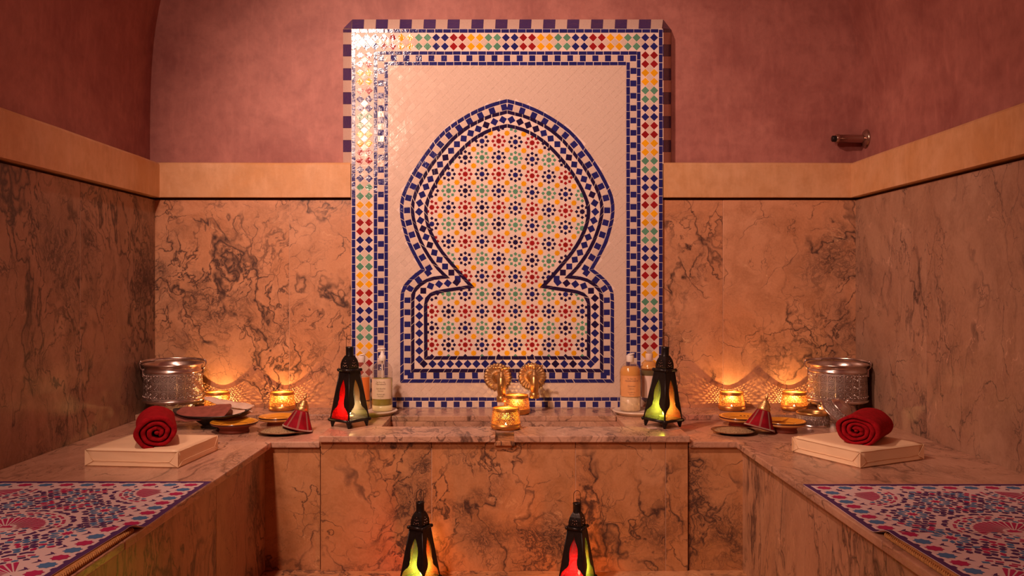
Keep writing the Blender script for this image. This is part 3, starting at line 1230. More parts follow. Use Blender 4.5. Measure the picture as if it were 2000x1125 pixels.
# ------------------------------------------------------------------ candle holders
def perforated(rfun, z0, z1, rows_, cols, mat=0):
    q = MB()
    for r in range(rows_):
        for c in range(cols):
            sh = .5 if r % 2 else 0
            a0, a1 = 2 * PI * (c + sh) / cols, 2 * PI * (c + 1 + sh) / cols
            za, zb = z0 + (z1 - z0) * r / rows_, z0 + (z1 - z0) * (r + 1) / rows_

            def pt(u, v):
                a, z = a0 + (a1 - a0) * u, za + (zb - za) * v
                rr = rfun(z)
                return (rr * math.cos(a), rr * math.sin(a), z)
            k = .37 if (c + r) % 3 else .27
            hole = [pt(.5 + k * math.cos(PI / 3 * i + PI / 2), .5 + k * math.sin(PI / 3 * i + PI / 2)) for i in range(6)]
            cor = [pt(1, 1), pt(0, 1), pt(0, 0), pt(1, 0)]
            top, bot, ml_, mr_ = pt(.5, 1), pt(.5, 0), pt(0, .5), pt(1, .5)
            vs = hole + cor + [top, bot, ml_, mr_]
            # hole: 0 top, 1 up-left, 2 low-left, 3 bottom, 4 low-right, 5 up-right
            q.add(vs, [(0, 10, 7, 1), (1, 7, 12, 8, 2), (2, 8, 11, 3), (3, 11, 9, 4), (4, 9, 13, 6, 5), (5, 6, 10, 0)], mat, False)
    return q


def holder_parts(t):
    H, RB, RT = .087, .064, .054
    rf = lambda z: RB + (RT - RB) * z / H
    q = MB()
    q.lathe([(.0, .002), (RB - .010, .002), (RB - .008, 0), (RB - .004, .003), (RB, .010), (rf(.026), .026), (rf(.026) - .0015, .026), (RB - .003, .006), (0, .005)], 44)
    q.build('base', M['gold'], t)
    shell = perforated(rf, .024, .075, 9, 52)
    shell.build('pierced_shell', M['gold'], t)
    q = MB()
    q.lathe([(rf(.074), .074), (rf(.087) + .0008, .0865), (rf(.087), .088), (rf(.087) - .0015, .087), (rf(.074) - .001, .074), (rf(.074), .074)], 44)
    q.build('rim', M['gold'], t)
    q = MB()
    q.lathe([(0, .004), (.022, .004), (.022, .012), (.019, .013), (.018, .011), (0, .011)], 20)
    c = q.build('tea_light', M['wax'], t)
    q = MB()
    q.lathe([(0, 0), (.0028, .002), (.0034, .005), (.0022, .009), (0, .014)], 10)
    q.build('flame', M['flame'], c, (0, 0, .0115))


HOLD = [((425, 'ledge'), 'pierced brass candle holder beside the left silver bucket, behind cream mitts', -1),
        ((551, 'ledge'), 'pierced brass candle holder on the left ledge behind a stack of amber bowls', 0),
        ((1429, 'ledge'), 'pierced brass candle holder on the right ledge, the one farther from the bucket', 0),
        ((1555, 'ledge'), 'pierced brass candle holder right beside the right silver bucket', 0)]


def candle_light(loc, e=1.0, col=(1, .52, .16)):
    return light('candle_light', 'POINT', loc, e, col, None, shadow_soft_size=.003)


hp = None
spots = [(P(425, 800, 3.925).x, 3.925, HOLD[0][1]), (P(551, 800, 3.925).x, 3.925, HOLD[1][1]), (P(1429, 800, 3.925).x, 3.925, HOLD[2][1]),
         (P(1551, 800, 3.925).x, 3.925, HOLD[3][1]),
         (P(1009, 800, 3.815).x, 3.815, 'pierced brass candle holder on the ledge under the two taps'),
         (P(988, 800, 3.415).x, 3.415, 'pierced brass candle holder on the basin rim over the spout')]
for i, (x, y, lab) in enumerate(spots):
    if hp is None:
        hp = thing('candle_holder', lab, 'candle holder', group='pierced brass candle holders')
        holder_parts(hp)
        o = hp
    else:
        o = copy_tree(hp)
    o.location = (x, y, ZL)
    o.rotation_euler = (0, 0, i * 1.13)
    o['label'] = lab
    candle_light((x, y, ZL + .031), 2.3 if i < 4 else 1.3)


# ------------------------------------------------------------------ lanterns
def lantern(loc, phi, s, glasses, label, e=1.1, tilt=0):
    """glasses: left front, right front, right back, left back"""
    t = thing('lantern', label, 'lantern', loc, (0, tilt, phi), 'black metal lanterns with coloured glass')
    t.scale = (s, s, s)
    R0, R1, z0, z1 = .079, .040, .034, .234
    cor = [Vector((math.cos(a), math.sin(a), 0)) for a in (-PI / 2, 0, PI / 2, PI)]     # front, right, back, left
    order = {'right front': (0, 1), 'right back': (1, 2), 'left back': (2, 3), 'left front': (3, 0)}
    keys = ['left front', 'right front', 'right back', 'left back']
    prof = [(0, .95), (.10, .94), (.16, .88), (.21, .70), (.26, .48), (.32, .36), (.40, .35), (.48, .42), (.56, .46), (.64, .42), (.72, .30), (.79, .14), (.83, .02)]
    for key, gm in zip(keys, glasses):
        i, j = order[key]
        a0, b0 = cor[i] * R0 + Vector((0, 0, z0)), cor[j] * R0 + Vector((0, 0, z0))
        a1, b1 = cor[i] * R1 + Vector((0, 0, z1)), cor[j] * R1 + Vector((0, 0, z1))

        def pt(u, v, off=0.0):
            p = (a0.lerp(b0, u)).lerp(a1.lerp(b1, u), v)
            n = (b0 - a0).cross(a1 - a0).normalized()
            return p + n * off
        q = MB()
        q.add([pt(.02, .0, -.002), pt(.98, .0, -.002), pt(.96, .86, -.002), pt(.04, .86, -.002)], [(0, 1, 2, 3)])
        g = q.build('glass_pane', gm[0], t)
        g['label'] = gm[1]
        q = MB()
        for sd in (-1, 1):
            outer = [0 if sd < 0 else 1] * len(prof)
            vs = []
            for off in (.0, .0022):
                for (v, wv) in prof + [(1.0, .0)]:
                    vs.append(pt(.5 + sd * .5, v, off))
                    vs.append(pt(.5 + sd * .5 * wv, v, off))
            m = len(prof) + 1
            fs = []
            for k in range(m - 1):
                fs.append((2 * k, 2 * k + 1, 2 * k + 3, 2 * k + 2))
                fs.append(tuple(2 * m + x for x in (2 * k, 2 * k + 1, 2 * k + 3, 2 * k + 2)))
                fs.append((2 * k + 1, 2 * k + 3, 2 * m + 2 * k + 3, 2 * m + 2 * k + 1))
            q.add(vs, fs)
        # iron plates on both sides of the opening
        q.build('side_plate', M['iron'], t, fixn=True)
    q = MB()
    for k in range(4):   # corner bars
        q.tube([cor[k] * (R0 + .001) + Vector((0, 0, z0)), cor[k] * (R1 + .001) + Vector((0, 0, z1))], .0028, 8)
    q.build('corner_bars', M['iron'], t)

    def square_ring(R, z, r, name):
        q = MB()
        for k in range(4):
            a, b = cor[k] * R, cor[(k + 1) % 4] * R
            q.tube([a + Vector((0, 0, z)), b + Vector((0, 0, z))], r, 10)
            q.sphere(a + Vector((0, 0, z)), r * 1.25, 12, 8)
        q.build(name, M['iron'], t)
    square_ring(.083, .030, .0062, 'base_bar')
    square_ring(.046, .239, .0060, 'collar')
    q = MB()
    q.lathe([(0, .024), (.076, .024), (.076, .033), (0, .033)], 4, rot=PI / 2, smooth=False)
    q.build('base_plate', M['iron'], t)
    q = MB()
    for k in range(4):
        d = cor[k]
        sdx = Vector((-d.y, d.x, 0))
        a = d * .070
        vs = [a + d * .010 + sdx * .012 + Vector((0, 0, .026)), a + d * .010 - sdx * .012 + Vector((0, 0, .026)),
              a - d * .012 - sdx * .010 + Vector((0, 0, .026)), a - d * .012 + sdx * .010 + Vector((0, 0, .026)),
              a + d * .006 + sdx * .004, a + d * .006 - sdx * .004, a - d * .002 - sdx * .003, a - d * .002 + sdx * .003]
        fq = MB()
        fq.add(vs, [(0, 1, 2, 3), (7, 6, 5, 4), (0, 4, 5, 1), (1, 5, 6, 2), (2, 6, 7, 3), (3, 7, 4, 0)])
        fq.build('foot', M['iron'], t, fixn=True)
    # dome (four curved sides, pale beads imitating bright pierced holes), cap, handle
    dp = [(.0375, .243), (.0385, .255), (.037, .268), (.032, .282), (.025, .293), (.0195, .300)]
    q = MB()
    q.lathe(dp, 4, rot=PI / 2, smooth=False)
    dm = q.build('dome', M['iron'], t)
    q = MB()
    for k in range(4):
        a = cor[k].lerp(cor[(k + 1) % 4], .5)
        sdx = (cor[(k + 1) % 4] - cor[k]).normalized()
        for (u, z, r) in ((0, .256, .0026), (-.009, .259, .0022), (.009, .259, .0022), (0, .268, .0024), (-.007, .270, .0019), (.007, .270, .0019), (0, .279, .0019), (-.013, .252, .0017), (.013, .252, .0017)):
            rr = .0275 if z < .262 else (.0265 if z < .272 else .0235)
            q.sphere(a * (rr / .7071) * 1.0 + sdx * u + Vector((0, 0, z)), r, 6, 4)
    q.build('hole_glint_beads', M['stud'], dm, kind='stuff')
    q = MB()
    q.lathe([(.018, .298), (.0165, .302), (.0165, .330), (.0175, .336), (.0135, .337), (.0125, .332), (0, .332)], 16)
    q.build('cap', M['iron'], t)
    q = MB()
    pts = [(-.014, 0, .326), (-.0145, 0, .345)]
    pts += [(-.0145 * math.cos(a), 0, .368 + .018 * math.sin(a)) for a in [PI * k / 10 for k in range(11)]]
    pts += [(.0145, 0, .345), (.014, 0, .326)]
    q.tube(pts, .0011, 6)
    q.build('handle', M['iron'], t, rot=(0, 0, -phi + .2))
    q = MB()
    q.lathe([(0, 0), (.017, 0), (.017, .014), (0, .015)], 16)
    cnd = q.build('tea_light', M['wax'], t, (.0, -.02, .034))
    q = MB()
    q.lathe([(0, 0), (.0045, .005), (.005, .011), (.0032, .020), (0, .030)], 10)
    q.build('flame', M['flame'], cnd, (0, 0, .016))
    T = Matrix.Translation(loc) @ Matrix.Rotation(phi, 4, 'Z')
    p = T @ Vector((0, -.02 * s, .088 * s))
    light('lantern_light', 'POINT', p, e, (1, .62, .30), None, shadow_soft_size=.006)
    return t


RG, GG, OG, CG = (M['red_glass'], 'red glass pane'), (M['green_glass'], 'green glass pane'), (M['orange_glass'], 'orange glass pane'), (M['clear_glass'], 'clear seeded glass pane')
lantern((P(683, 0, 3.478).x, 3.478, ZL), math.radians(8), 1.0, [RG, CG, GG, OG],
        'black lantern with a red glass pane on the basin rim beside the left bottles', .7)
lantern((P(1294, 0, 3.478).x, 3.478, ZL), math.radians(-5), 1.0, [GG, OG, RG, CG],
        'black lantern with green and orange panes on the basin rim beside the right bottles', .8, .035)
lantern((P(820.5, 0, 3.1).x, 3.1, 0), math.radians(17), .945, [GG, OG, OG, RG],
        'floor lantern cut by the lower frame, green pane at left and orange at right', 1.0)
lantern((P(1127, 0, 3.1).x, 3.1, 0), math.radians(20), .935, [RG, GG, OG, OG],
        'floor lantern cut by the lower frame, red pane at left and green at right', 1.1)
q = MB()
q.prism([(-.022, -.012), (.020, -.016), (.026, .010), (-.016, .016)], 0, .0006)
o = q.build('paper_tag', M['paper'], None, (P(1273, 0, 3.42).x, 3.425, ZL + .0004), (0, 0, .3))
o['label'] = 'small pinkish paper tag lying under the lantern by the right bottles'
o['category'] = 'tag'


# ------------------------------------------------------------------ writing
def text_mesh(body, size, align='CENTER'):
    cu = bpy.data.curves.new('lettering', 'FONT')
    cu.body = body
    cu.size = size
    cu.align_x = align
    cu.resolution_u = 2
    ob = bpy.data.objects.new('lettering', cu)
    C.objects.link(ob)
    dg = bpy.context.evaluated_depsgraph_get()
    me = bpy.data.meshes.new_from_object(ob.evaluated_get(dg))
    vs = [v.co.copy() for v in me.vertices]
    fs = [tuple(p.vertices) for p in me.polygons]
    bpy.data.objects.remove(ob)
    bpy.data.curves.remove(cu)
    bpy.data.meshes.remove(me)
    return vs, fs


# ------------------------------------------------------------------ bottles on round dishes
def bottle(loc, label, r, hb, pump, layers, lab, texts, rot=0.0, wrap=1.15):
    """layers: list of (z0, z1, mat) of what is inside; lab = (z0, z1, mat)"""
    t = thing('soap_bottle', label, 'bottle', loc, (0, 0, rot))
    zs = hb - .052                      # shoulder starts
    prof = [(0, .0), (r - .004, .0), (r, .005), (r, zs), (r * .97, zs + .010), (r * .82, zs + .026), (r * .55, zs + .040), (.013, zs + .046), (.0125, hb)]
    q = MB()
    q.lathe(prof, 32)
    q.build('body', M['plastic_clear'], t)
    for i, (a, b, m) in enumerate(layers):
        q = MB()
        rr = r - .0022
        top = [(rr, min(b, zs))]
        if b > zs:
            k = (b - zs) / .040
            top += [(rr * (1 - .16 * k), zs + (b - zs) * .6), (rr * (1 - .45 * k), b)]
        q.lathe([(0, a + .002), (rr - .002, a + .002), (rr, a + .004)] + top + [(0, top[-1][1])], 32)
        q.build('liquid', m, t)
    if lab:
        a, b, m = lab
        q = MB()
        n = 24
        vs = []
        for k in range(n + 1):
            an = -PI / 2 + (k / n - .5) * 2 * wrap
            for z in (a, b):
                vs.append(((r + .0006) * math.cos(an), (r + .0006) * math.sin(an), z))
        q.add(vs, [(2 * k, 2 * k + 2, 2 * k + 3, 2 * k + 1) for k in range(n)], 0, True)
        lo = q.build('label', m, t)
        if texts:
            q = MB()
            for (s_, z, size) in texts:
                vs, fs = text_mesh(s_, size)
                q.add([((r + .0012) * math.sin(v.x / r), -(r + .0012) * math.cos(v.x / r), z + v.y) for v in vs], fs)
            q.build('lettering', M['ink_text'], lo)
    q = MB()
    if pump == 'pump':
        q.lathe([(.0155, hb - .004), (.0165, hb), (.0160, hb + .017), (.012, hb + .021), (.009, hb + .024), (.008, hb + .032), (.0045, hb + .034), (.0045, hb + .047)], 20)
        c = q.build('pump', M['pump'], t)
        q = MB()
        q.lathe([(0, hb + .046), (.011, hb + .046), (.016, hb + .051), (.012, hb + .055), (0, hb + .056)], 18, M=Matrix.Diagonal((1.0, .6, 1, 1)))
        q.tube([(0, 0, hb + .051), (-.014, -.004, hb + .051), (-.022, -.007, hb + .047)], [.005, .0045, .0035], 10)
        q.build('spout', M['pump'], c)
        q = MB()
        q.tube([(0, 0, hb), (.001, 0, .02)], .003, 8)
        q.build('dip_tube', M['pump'], c)
    else:
        q.lathe([(.0165, hb - .006), (.0175, hb - .004), (.0172, hb + .022), (.0165, hb + .024), (0, hb + .024)], 20)
        c = q.build('cap', M['pump'] if pump != 'clear' else M['label_pale'], t)
        q = MB()
        if pump == 'flip':
            q.lathe([(0, 0), (.017, 0), (.017, .004), (.012, .0055), (0, .006)], 18, M=Matrix.Translation((.004, 0, hb + .029)) @ Matrix.Rotation(-.22, 4, 'Y') @ Matrix.Translation((0, 0, -.002)))
            q.build('flip_lid', M['pump'], c)
        else:
            q.lathe([(.014, hb + .022), (.014, hb + .030), (.009, hb + .040), (0, hb + .043)], 18)
            q.build('dome_cap', M['plastic_clear'], c)
    return t


ZD = ZL + .020
for cxp, lab in ((731, 'round pale dish under the pump bottle left of the taps'), (1242, 'round pale dish under the orange bottle right of the taps')):
    t = thing('round_dish', lab, 'dish', (P(cxp, 0, 3.80).x, 3.80, ZL), group='round dishes under the bottles')
    q = MB()
    q.lathe([(0, 0), (.085, 0), (.088, .004), (.098, .010), (.106, .014), (.108, .018), (.105, .020), (.100, .0195), (.094, .0165), (0, .0165)], 48)
    q.build('plate_body', M['dish_white'], t)
ZB2 = ZL + .0168
bottle((P(746.5, 0, 3.80).x, 3.80, ZB2), 'clear pump bottle with olive liquid on the dish left of the taps', .0485, .235, 'pump',
       [(.0, .027, M['liquid_cream']), (.027, .150, M['liquid_green'])], (.058, .151, M['label_pale']),
       [('les Sens de', .134, .009), ('Marrakech', .124, .011), ('Gel douche', .104, .009), ('Hammam', .094, .007), ('Shower gel', .078, .008), ('Hammam', .069, .007), ('1 L', .061, .005)])
bottle((P(706, 0, 3.85).x, 3.85, ZB2), 'bottle with an orange label half hidden behind the lantern with red glass', .0440, .225, 'flip',
       [(.0, .04, M['liquid_orange']), (.04, .150, M['liquid_pale'])], (.045, .152, M['label_check']), None)
bottle((P(1230.7, 0, 3.80).x, 3.80, ZB2), 'orange lotion bottle with a white flip cap on the right round dish', .0485, .232, 'flip',
       [(.0, .070, M['liquid_pale']), (.070, .205, M['liquid_orange'])], (.069, .165, M['label_orange']),
       [('les Sens de', .149, .009), ('MARRAKECH', .138, .0105), ('Douceur', .115, .010), ('Hammam', .104, .006), ('Conditioner', .087, .007), ('Hammam', .078, .006)])
bottle((P(1268, 0, 3.86).x, 3.86, ZB2), 'bottle with a pink label and clear domed cap behind the orange lotion bottle', .0425, .235, 'clear',
       [(.055, .196, M['liquid_dark']), (.196, .222, M['liquid_orange'])], (.055, .158, M['label_pale']), None)


# ------------------------------------------------------------------ taps
def tap(px, py, ox, reach, drop, label, hx, spin):
    c = P(px, py, 3.985)
    t = thing('tap', label, 'tap', c, group='brass taps over the basin')
    q = MB()
    R, n = .066, 24
    vs, fs = [], []
    prof = [(.0, -.010, 0), (.020, -.010, 0), (.030, -.006, .2), (.042, -.004, 1), (.056, -.009, 1.6), (.066, -.003, 2.4), (.066, 0, 2.4), (0, -.0005, 0)]
    seg = n * 6
    for k in range(seg):
        a = 2 * PI * k / seg
        lob = abs(math.cos(a * n / 2))
        for (r, y, am) in prof:
            rr = r + am * .0018 * (lob - .5) * (1 if r > .03 else 0)
            yy = y - (am * .0012 * lob if y < -.001 else 0)
            vs.append((rr * math.cos(a), yy, rr * math.sin(a)))
    m = len(prof)
    for k in range(seg):
        k2 = (k + 1) % seg
        for i in range(m - 1):
            fs.append((k * m + i, k2 * m + i, k2 * m + i + 1, k * m + i + 1))
    q.add(vs, fs, 0, True)
    q.build('wall_plate', M['brass_dull'], t, fixn=True)
    q = MB()
    RX = Matrix.Rotation(PI / 2, 4, 'X')
    q.lathe([(.026, .004), (.027, .012), (.022, .018), (.018, .022), (.016, .03), (.016, .034), (0, .034)], 28, M=RX)
    q.build('flange', M['brass'], t)
    # body: out from the wall, then bending down, swelling and ending in a ringed nozzle
    pts = [(0, -.028, 0), (ox * .3, -.45 * reach, .006), (ox * .75, -.80 * reach, .012), (ox * .96, -reach * .97, .006), (ox, -reach - .003, -.020), (ox, -reach - .003, -drop * .65), (ox, -reach, -drop)]
    rad = [.0145, .015, .017, .0185, .0215, .0205, .0170]
    sm, rs = [], []
    for i in range(len(pts) - 1):
        for k in range(5):
            u = k / 5
            p0, p1, p2, p3 = [Vector(pts[max(0, min(len(pts) - 1, i + j))]) for j in (-1, 0, 1, 2)]
            sm.append(.5 * ((2 * p1) + (p2 - p0) * u + (2 * p0 - 5 * p1 + 4 * p2 - p3) * u * u + (3 * p1 - p0 - 3 * p2 + p3) * u ** 3))
            rs.append(rad[i] + (rad[i + 1] - rad[i]) * u)
    sm.append(Vector(pts[-1]))
    rs.append(rad[-1])
    q = MB()
    q.tube(sm, rs, 24)
    q.build('spout', M['brass'], t)
    q = MB()
    q.lathe([(.012, -.026), (.0225, -.026), (.024, -.022), (.0235, -.004), (.021, 0), (.017, .003)], 28, M=Matrix.Translation((ox, -reach, -drop)))
    q.build('nozzle', M['brass'], t)
    q = MB()
    bx, by = ox * .97, -reach * .97
    q.lathe([(.013, .006), (.014, .014), (.011, .018), (.012, .024), (.009, .028), (.006, .030), (.006, .046), (.010, .048), (.011, .055), (.006, .060), (0, .061)], 20, M=Matrix.Translation((bx, by, .010 + hx)))
    st = q.build('stem', M['brass_dull'], t)
    q = MB()
    zz = .064 + hx
    L = .036
    T = Matrix.Translation((bx, by, zz)) @ Matrix.Rotation(spin, 4, 'Z')
    q.tube([(-L, 0, 0), (-L * .6, 0, 0), (-.010, 0, .001), (0, 0, .002), (.010, 0, .001), (L * .6, 0, 0), (L, 0, 0)], [.0052, .0038, .0055, .0075, .0055, .0038, .0052], 14, M=T)
    q.sphere((-L, 0, 0), .0058, M=T)
    q.sphere((L, 0, 0), .0058, M=T)
    q.build('cross_handle', M['brass'], t)
    return t


tap(972, 736, .019, .145, .074, 'brass tap with scalloped plate, the left one of the pair', -.006, .1)
tap(1039, 735, .007, .13, .062, 'brass tap with scalloped plate, the right one of the pair', -.001, -.15)

# ------------------------------------------------------------------ wall pipe stub
y_ = 4.022
t = thing('wall_pipe', 'short tarnished pipe stub with a round flange high on the right wall', 'pipe',
          (vault_x(1, EYE + .72) - .002, y_, P(0, 268, 3.98).z))
RY = Matrix.Rotation(-PI / 2, 4, 'Y')
q = MB()
q.lathe([(0, -.004), (.045, -.004), (.046, .002), (.040, .008), (.028, .012), (.022, .016), (0, .016)], 36, M=RY)
q.build('flange', M['chrome'], t)
q = MB()
q.lathe([(.0195, .01), (.0200, .134), (.0225, .135), (.0225, .147), (.019, .149), (0, .149)], 28, M=RY)
q.build('pipe', M['chrome'], t)
q = MB()
q.lathe([(.0155, .147), (.0155, .164), (.013, .167), (0, .167)], 20, M=RY)
q.build('end_plug', M['iron'], t)


# ------------------------------------------------------------------ silver buckets
def bucket(loc, label, rot):
    t = thing('hammam_bucket', label, 'bucket', loc, (0, 0, rot), 'engraved silver buckets')
    r = .128
    q = MB()
    q.lathe([(.0, .0), (.094, 0), (.097, .004), (.092, .016), (.086, .035), (.092, .048), (.118, .052), (.134, .056), (.137, .062), (.133, .068), (.129, .070)], 64)
    q.build('foot', M['silver'], t)
    q = MB()
    q.lathe([(.129, .068), (.1305, .072), (.131, .12), (.128, .185), (.127, .192)], 72)
    q.build('engraved_wall', M['silver_eng'], t)
    q = MB()
    q.lathe([(.127, .190), (.131, .194), (.1315, .199), (.127, .203), (.126, .214), (.130, .222), (.136, .226), (.137, .230), (.133, .232), (.127, .228), (.121, .200), (.120, .09), (0, .085)], 72)
    q.build('rim', M['silver'], t)
    q = MB()
    for k in range(48):
        a = 2 * PI * k / 48
        for z, rr in ((.082, .1312), (.180, .1285)):
            q.sphere((rr * math.cos(a), rr * math.sin(a), z), .0036, 6, 5)
    q.build('beading', M['silver'], t, kind='stuff')
    for sx in (-1, 1):
        q = MB()
        q.tube([(sx * .130, 0, .198), (sx * .142, 0, .214), (sx * .146, 0, .234), (sx * .140, 0, .244), (sx * .134, 0, .236)], .0035, 10)
        q.box((sx * .1305 - .003, -.013, .172), (sx * .1305 + .004, .013, .208), bev=.001)
        q.build('ear', M['silver'], t)
    q = MB()
    pts = []
    for k in range(25):
        a = PI * k / 24
        pts.append((.143 * math.cos(a), .130 * math.sin(a) , .236 + .006 * math.sin(a)))
    q.tube(pts, .0034, 10, aspect=1.8)
    q.build('handle', M['silver'], t)


bucket((P(335, 0, 3.835).x, 3.855, ZL), 'engraved silver bucket in the left corner of the ledge', .35)
bucket((1.566, 3.850, ZL), 'engraved silver bucket in the right corner of the ledge', -.3)

# ------------------------------------------------------------------ glazed bowls
def bowl(loc, label, r, h, rb, stacked=False, rot=0.0, marks=True):
    t = thing('glazed_bowl', label, 'bowl', loc, (0, 0, rot))
    q = MB()
    q.lathe([(0, .002), (rb - .006, .002), (rb - .004, 0), (rb, 0), (rb, .006), (rb * .93, .014), (rb * 1.1, h * .55), (r * .93, h - .012), (r * .99, h - .006)], 56)
    q.build('clay_body', M['terracotta'], t)
    q = MB()
    q.lathe([(r * .985, h - .0075), (r * .998, h - .005), (r, h - .003), (r * .985, h - .0015)], 56)
    q.build('dark_rim_line', M['dark_glaze'], t)
    q = MB()
    q.lathe([(r * .99, h - .003), (r * .985, h), (r * .95, h + .0005), (r * .88, h - .004), (r * .62, h - .012), (r * .52, h - .020), (r * .3, h - .023), (0, h - .024)], 56)
    q.build('glazed_inside', M['amber'], t)
    q = MB()
    for (a, b, z) in ((.80, .815, h - .0068), (.575, .59, h - .0145)):
        n = 48
        vs = []
        for k in range(n):
            an = 2 * PI * k / n
            vs += [(r * a * math.cos(an), r * a * math.sin(an), z - .0007), (r * b * math.cos(an), r * b * math.sin(an), z + .0004)]
        q.add(vs, [(2 * k, (2 * k + 2) % (2 * n), (2 * k + 3) % (2 * n), 2 * k + 1) for k in range(n)])
    if marks:
        for k in range(7):
            an = -2.3 + k * .25
            a, b = r * .64, r * .72
            q.add([(a * math.cos(an), a * math.sin(an), h - .0108), (a * math.cos(an + .12), a * math.sin(an + .12), h - .0108),
                   (b * math.cos(an + .2), b * math.sin(an + .2), h - .0088), (b * math.cos(an + .05), b * math.sin(an + .05), h - .0088)], [(0, 1, 2, 3)])
    q.build('painted_lines', M['dark_glaze'], t)
    if stacked:
        q = MB()
        q.lathe([(r * .93, h - .018), (r * .985, h - .013), (r * .99, h - .010), (r * .95, h - .009)], 56)
        q.build('ochre_ring', M['amber_rim'], t)
    return t


bowl((P(457.5, 0, 3.484).x, 3.484, ZB), 'bright amber glazed bowl beside the dark tray of mitts', .099, .045, .062, rot=.3)
bowl((P(543, 0, 3.655).x, 3.655, ZB), 'amber bowl partly behind the left red tagine lid', .085, .041, .048, True, 1.0)
bowl((P(1447, 0, 3.65).x, 3.65, ZB), 'amber bowl with dark painted strokes partly behind the right red tagine lid', .096, .042, .052, True, 2.0)
bowl((P(1531, 0, 3.484).x, 3.484, ZB), 'plain amber bowl between the right tagine lid and the small silver bowl', .091, .048, .055, True, .5, False)


# ------------------------------------------------------------------ spice dishes and tagine lids
def spice_dish(loc, label, r):
    t = thing('spice_dish', label, 'dish', loc)
    q = MB()
    q.lathe([(0, .001), (r * .55, 0), (r * .6, .003), (r * .95, .011), (r, .014), (r * .985, .0155), (r * .9, .011), (r * .6, .006), (0, .006)], 48)
    q.build('dish_body', M['bronze'], t)
    q = MB()
    n = 40
    vs, fs = [(0, 0, .0235)], []
    for k in range(n):
        a = 2 * PI * k / n
        for j, (rr, z) in enumerate(((.3, .0215), (.6, .0165), (.87, .0105))):
            w_ = 1 + .06 * math.sin(3 * a + j) + random.uniform(-.02, .02)
            vs.append((r * rr * w_ * math.cos(a), r * rr * w_ * math.sin(a), z + random.uniform(-.0008, .0008)))
    for k in range(n):
        k2 = (k + 1) % n
        fs.append((0, 1 + k * 3, 1 + k2 * 3))
        for j in range(2):
            fs.append((1 + k * 3 + j, 2 + k * 3 + j, 2 + k2 * 3 + j, 1 + k2 * 3 + j))
    q.add(vs, fs, 0, True)
    for i in range(260):
        a, rr = random.uniform(0, 2 * PI), r * .8 * math.sqrt(random.random())
        q.sphere((rr * math.cos(a), rr * math.sin(a),   .0235 - .013 * (rr / r) ** 1.3), random.uniform(.0009, .0018), 5, 3)
    q.build('ground_spice', M['spice'], t, kind='stuff')
    return t


def tagine_lid(loc, label, tilt, rz, s=1.0):
    t = thing('tagine_lid', label, 'lid', loc, (0, 0, 0))
    t.rotation_euler = (Matrix.Rotation(tilt, 4, 'Y') @ Matrix.Rotation(-.10, 4, 'X') @ Matrix.Rotation(rz, 4, 'Z')).to_euler()
    t.scale = (s, s, s)
    q = MB()
    rf = lambda z: .0655 - .0395 * (z / .080) ** .92
    zs = [.0, .004, .012, .03, .05, .07, .080]
    q.lathe([(.060, 0)] + [(rf(z), z) for z in zs] + [(0, .081)], 48)
    q.build('suede_cone', M['red_leather'], t)
    q = MB()
    pr_ = [(.0262, .078), (.0280, .081), (.0268, .085), (.0262, .092), (.0236, .096)]
    for i in range(6):
        z = .098 + i * .0038
        r = .0236 - i * .0022
        pr_ += [(r, z), (r + .0009, z + .0019)]
    q.lathe(pr_ + [(.0075, .122), (.0045, .124)], 36)
    q.build('filigree_top', M['filigree'], t)
    q = MB()
    q.lathe([(.0035, .121), (.004, .126), (.0072, .131), (.0068, .137), (.0038, .142), (.0044, .145), (.0028, .150), (.0014, .157), (0, .159)], 18)
    q.build('finial', M['filigree'], t)
    # slanted stitches along eight seams and round the hem
    q = MB()
    for k in range(8):
        a = 2 * PI * k / 8
        for j in range(16):
            z = .008 + j * .0043
            for sg in (-1, 1):
                r = rf(z) + .0005
                p0 = Vector((r * math.cos(a), r * math.sin(a), z))
                a2 = a + sg * .0042 / r
                z2 = z + .003
                r2 = rf(z2) + .0012
                p1 = Vector((r2 * math.cos(a2), r2 * math.sin(a2), z2))
                q.tube([p0, p1], .0007, 4)
    for k in range(110):
        a = 2 * PI * k / 110
        r, r2 = rf(.002) + .0006, rf(.0075) + .0008
        q.tube([(r * math.cos(a), r * math.sin(a), .0015), (r2 * math.cos(a + .03), r2 * math.sin(a + .03), .0072)], .0010, 4)
    q.build('braid', M['stitch'], t, kind='stuff')
    return t


spice_dish((P(551, 0, 3.45).x, 3.45, ZB), 'flat dish of ground spice left of the basin, with a tagine lid leaning on it', .101)
spice_dish((P(1432, 0, 3.445).x, 3.445, ZB), 'flat dish of ground spice right of the basin, with a tagine lid leaning on it', .092)
tagine_lid((P(582, 0, 3.47).x, 3.46, ZB + .0165), 'red suede tagine lid with gold top leaning on the left spice dish', .22, .2)
tagine_lid((P(1481.5, 0, 3.46).x, 3.45, ZB + .0195), 'red suede tagine lid with gold top leaning on the right spice dish', .27, .45)

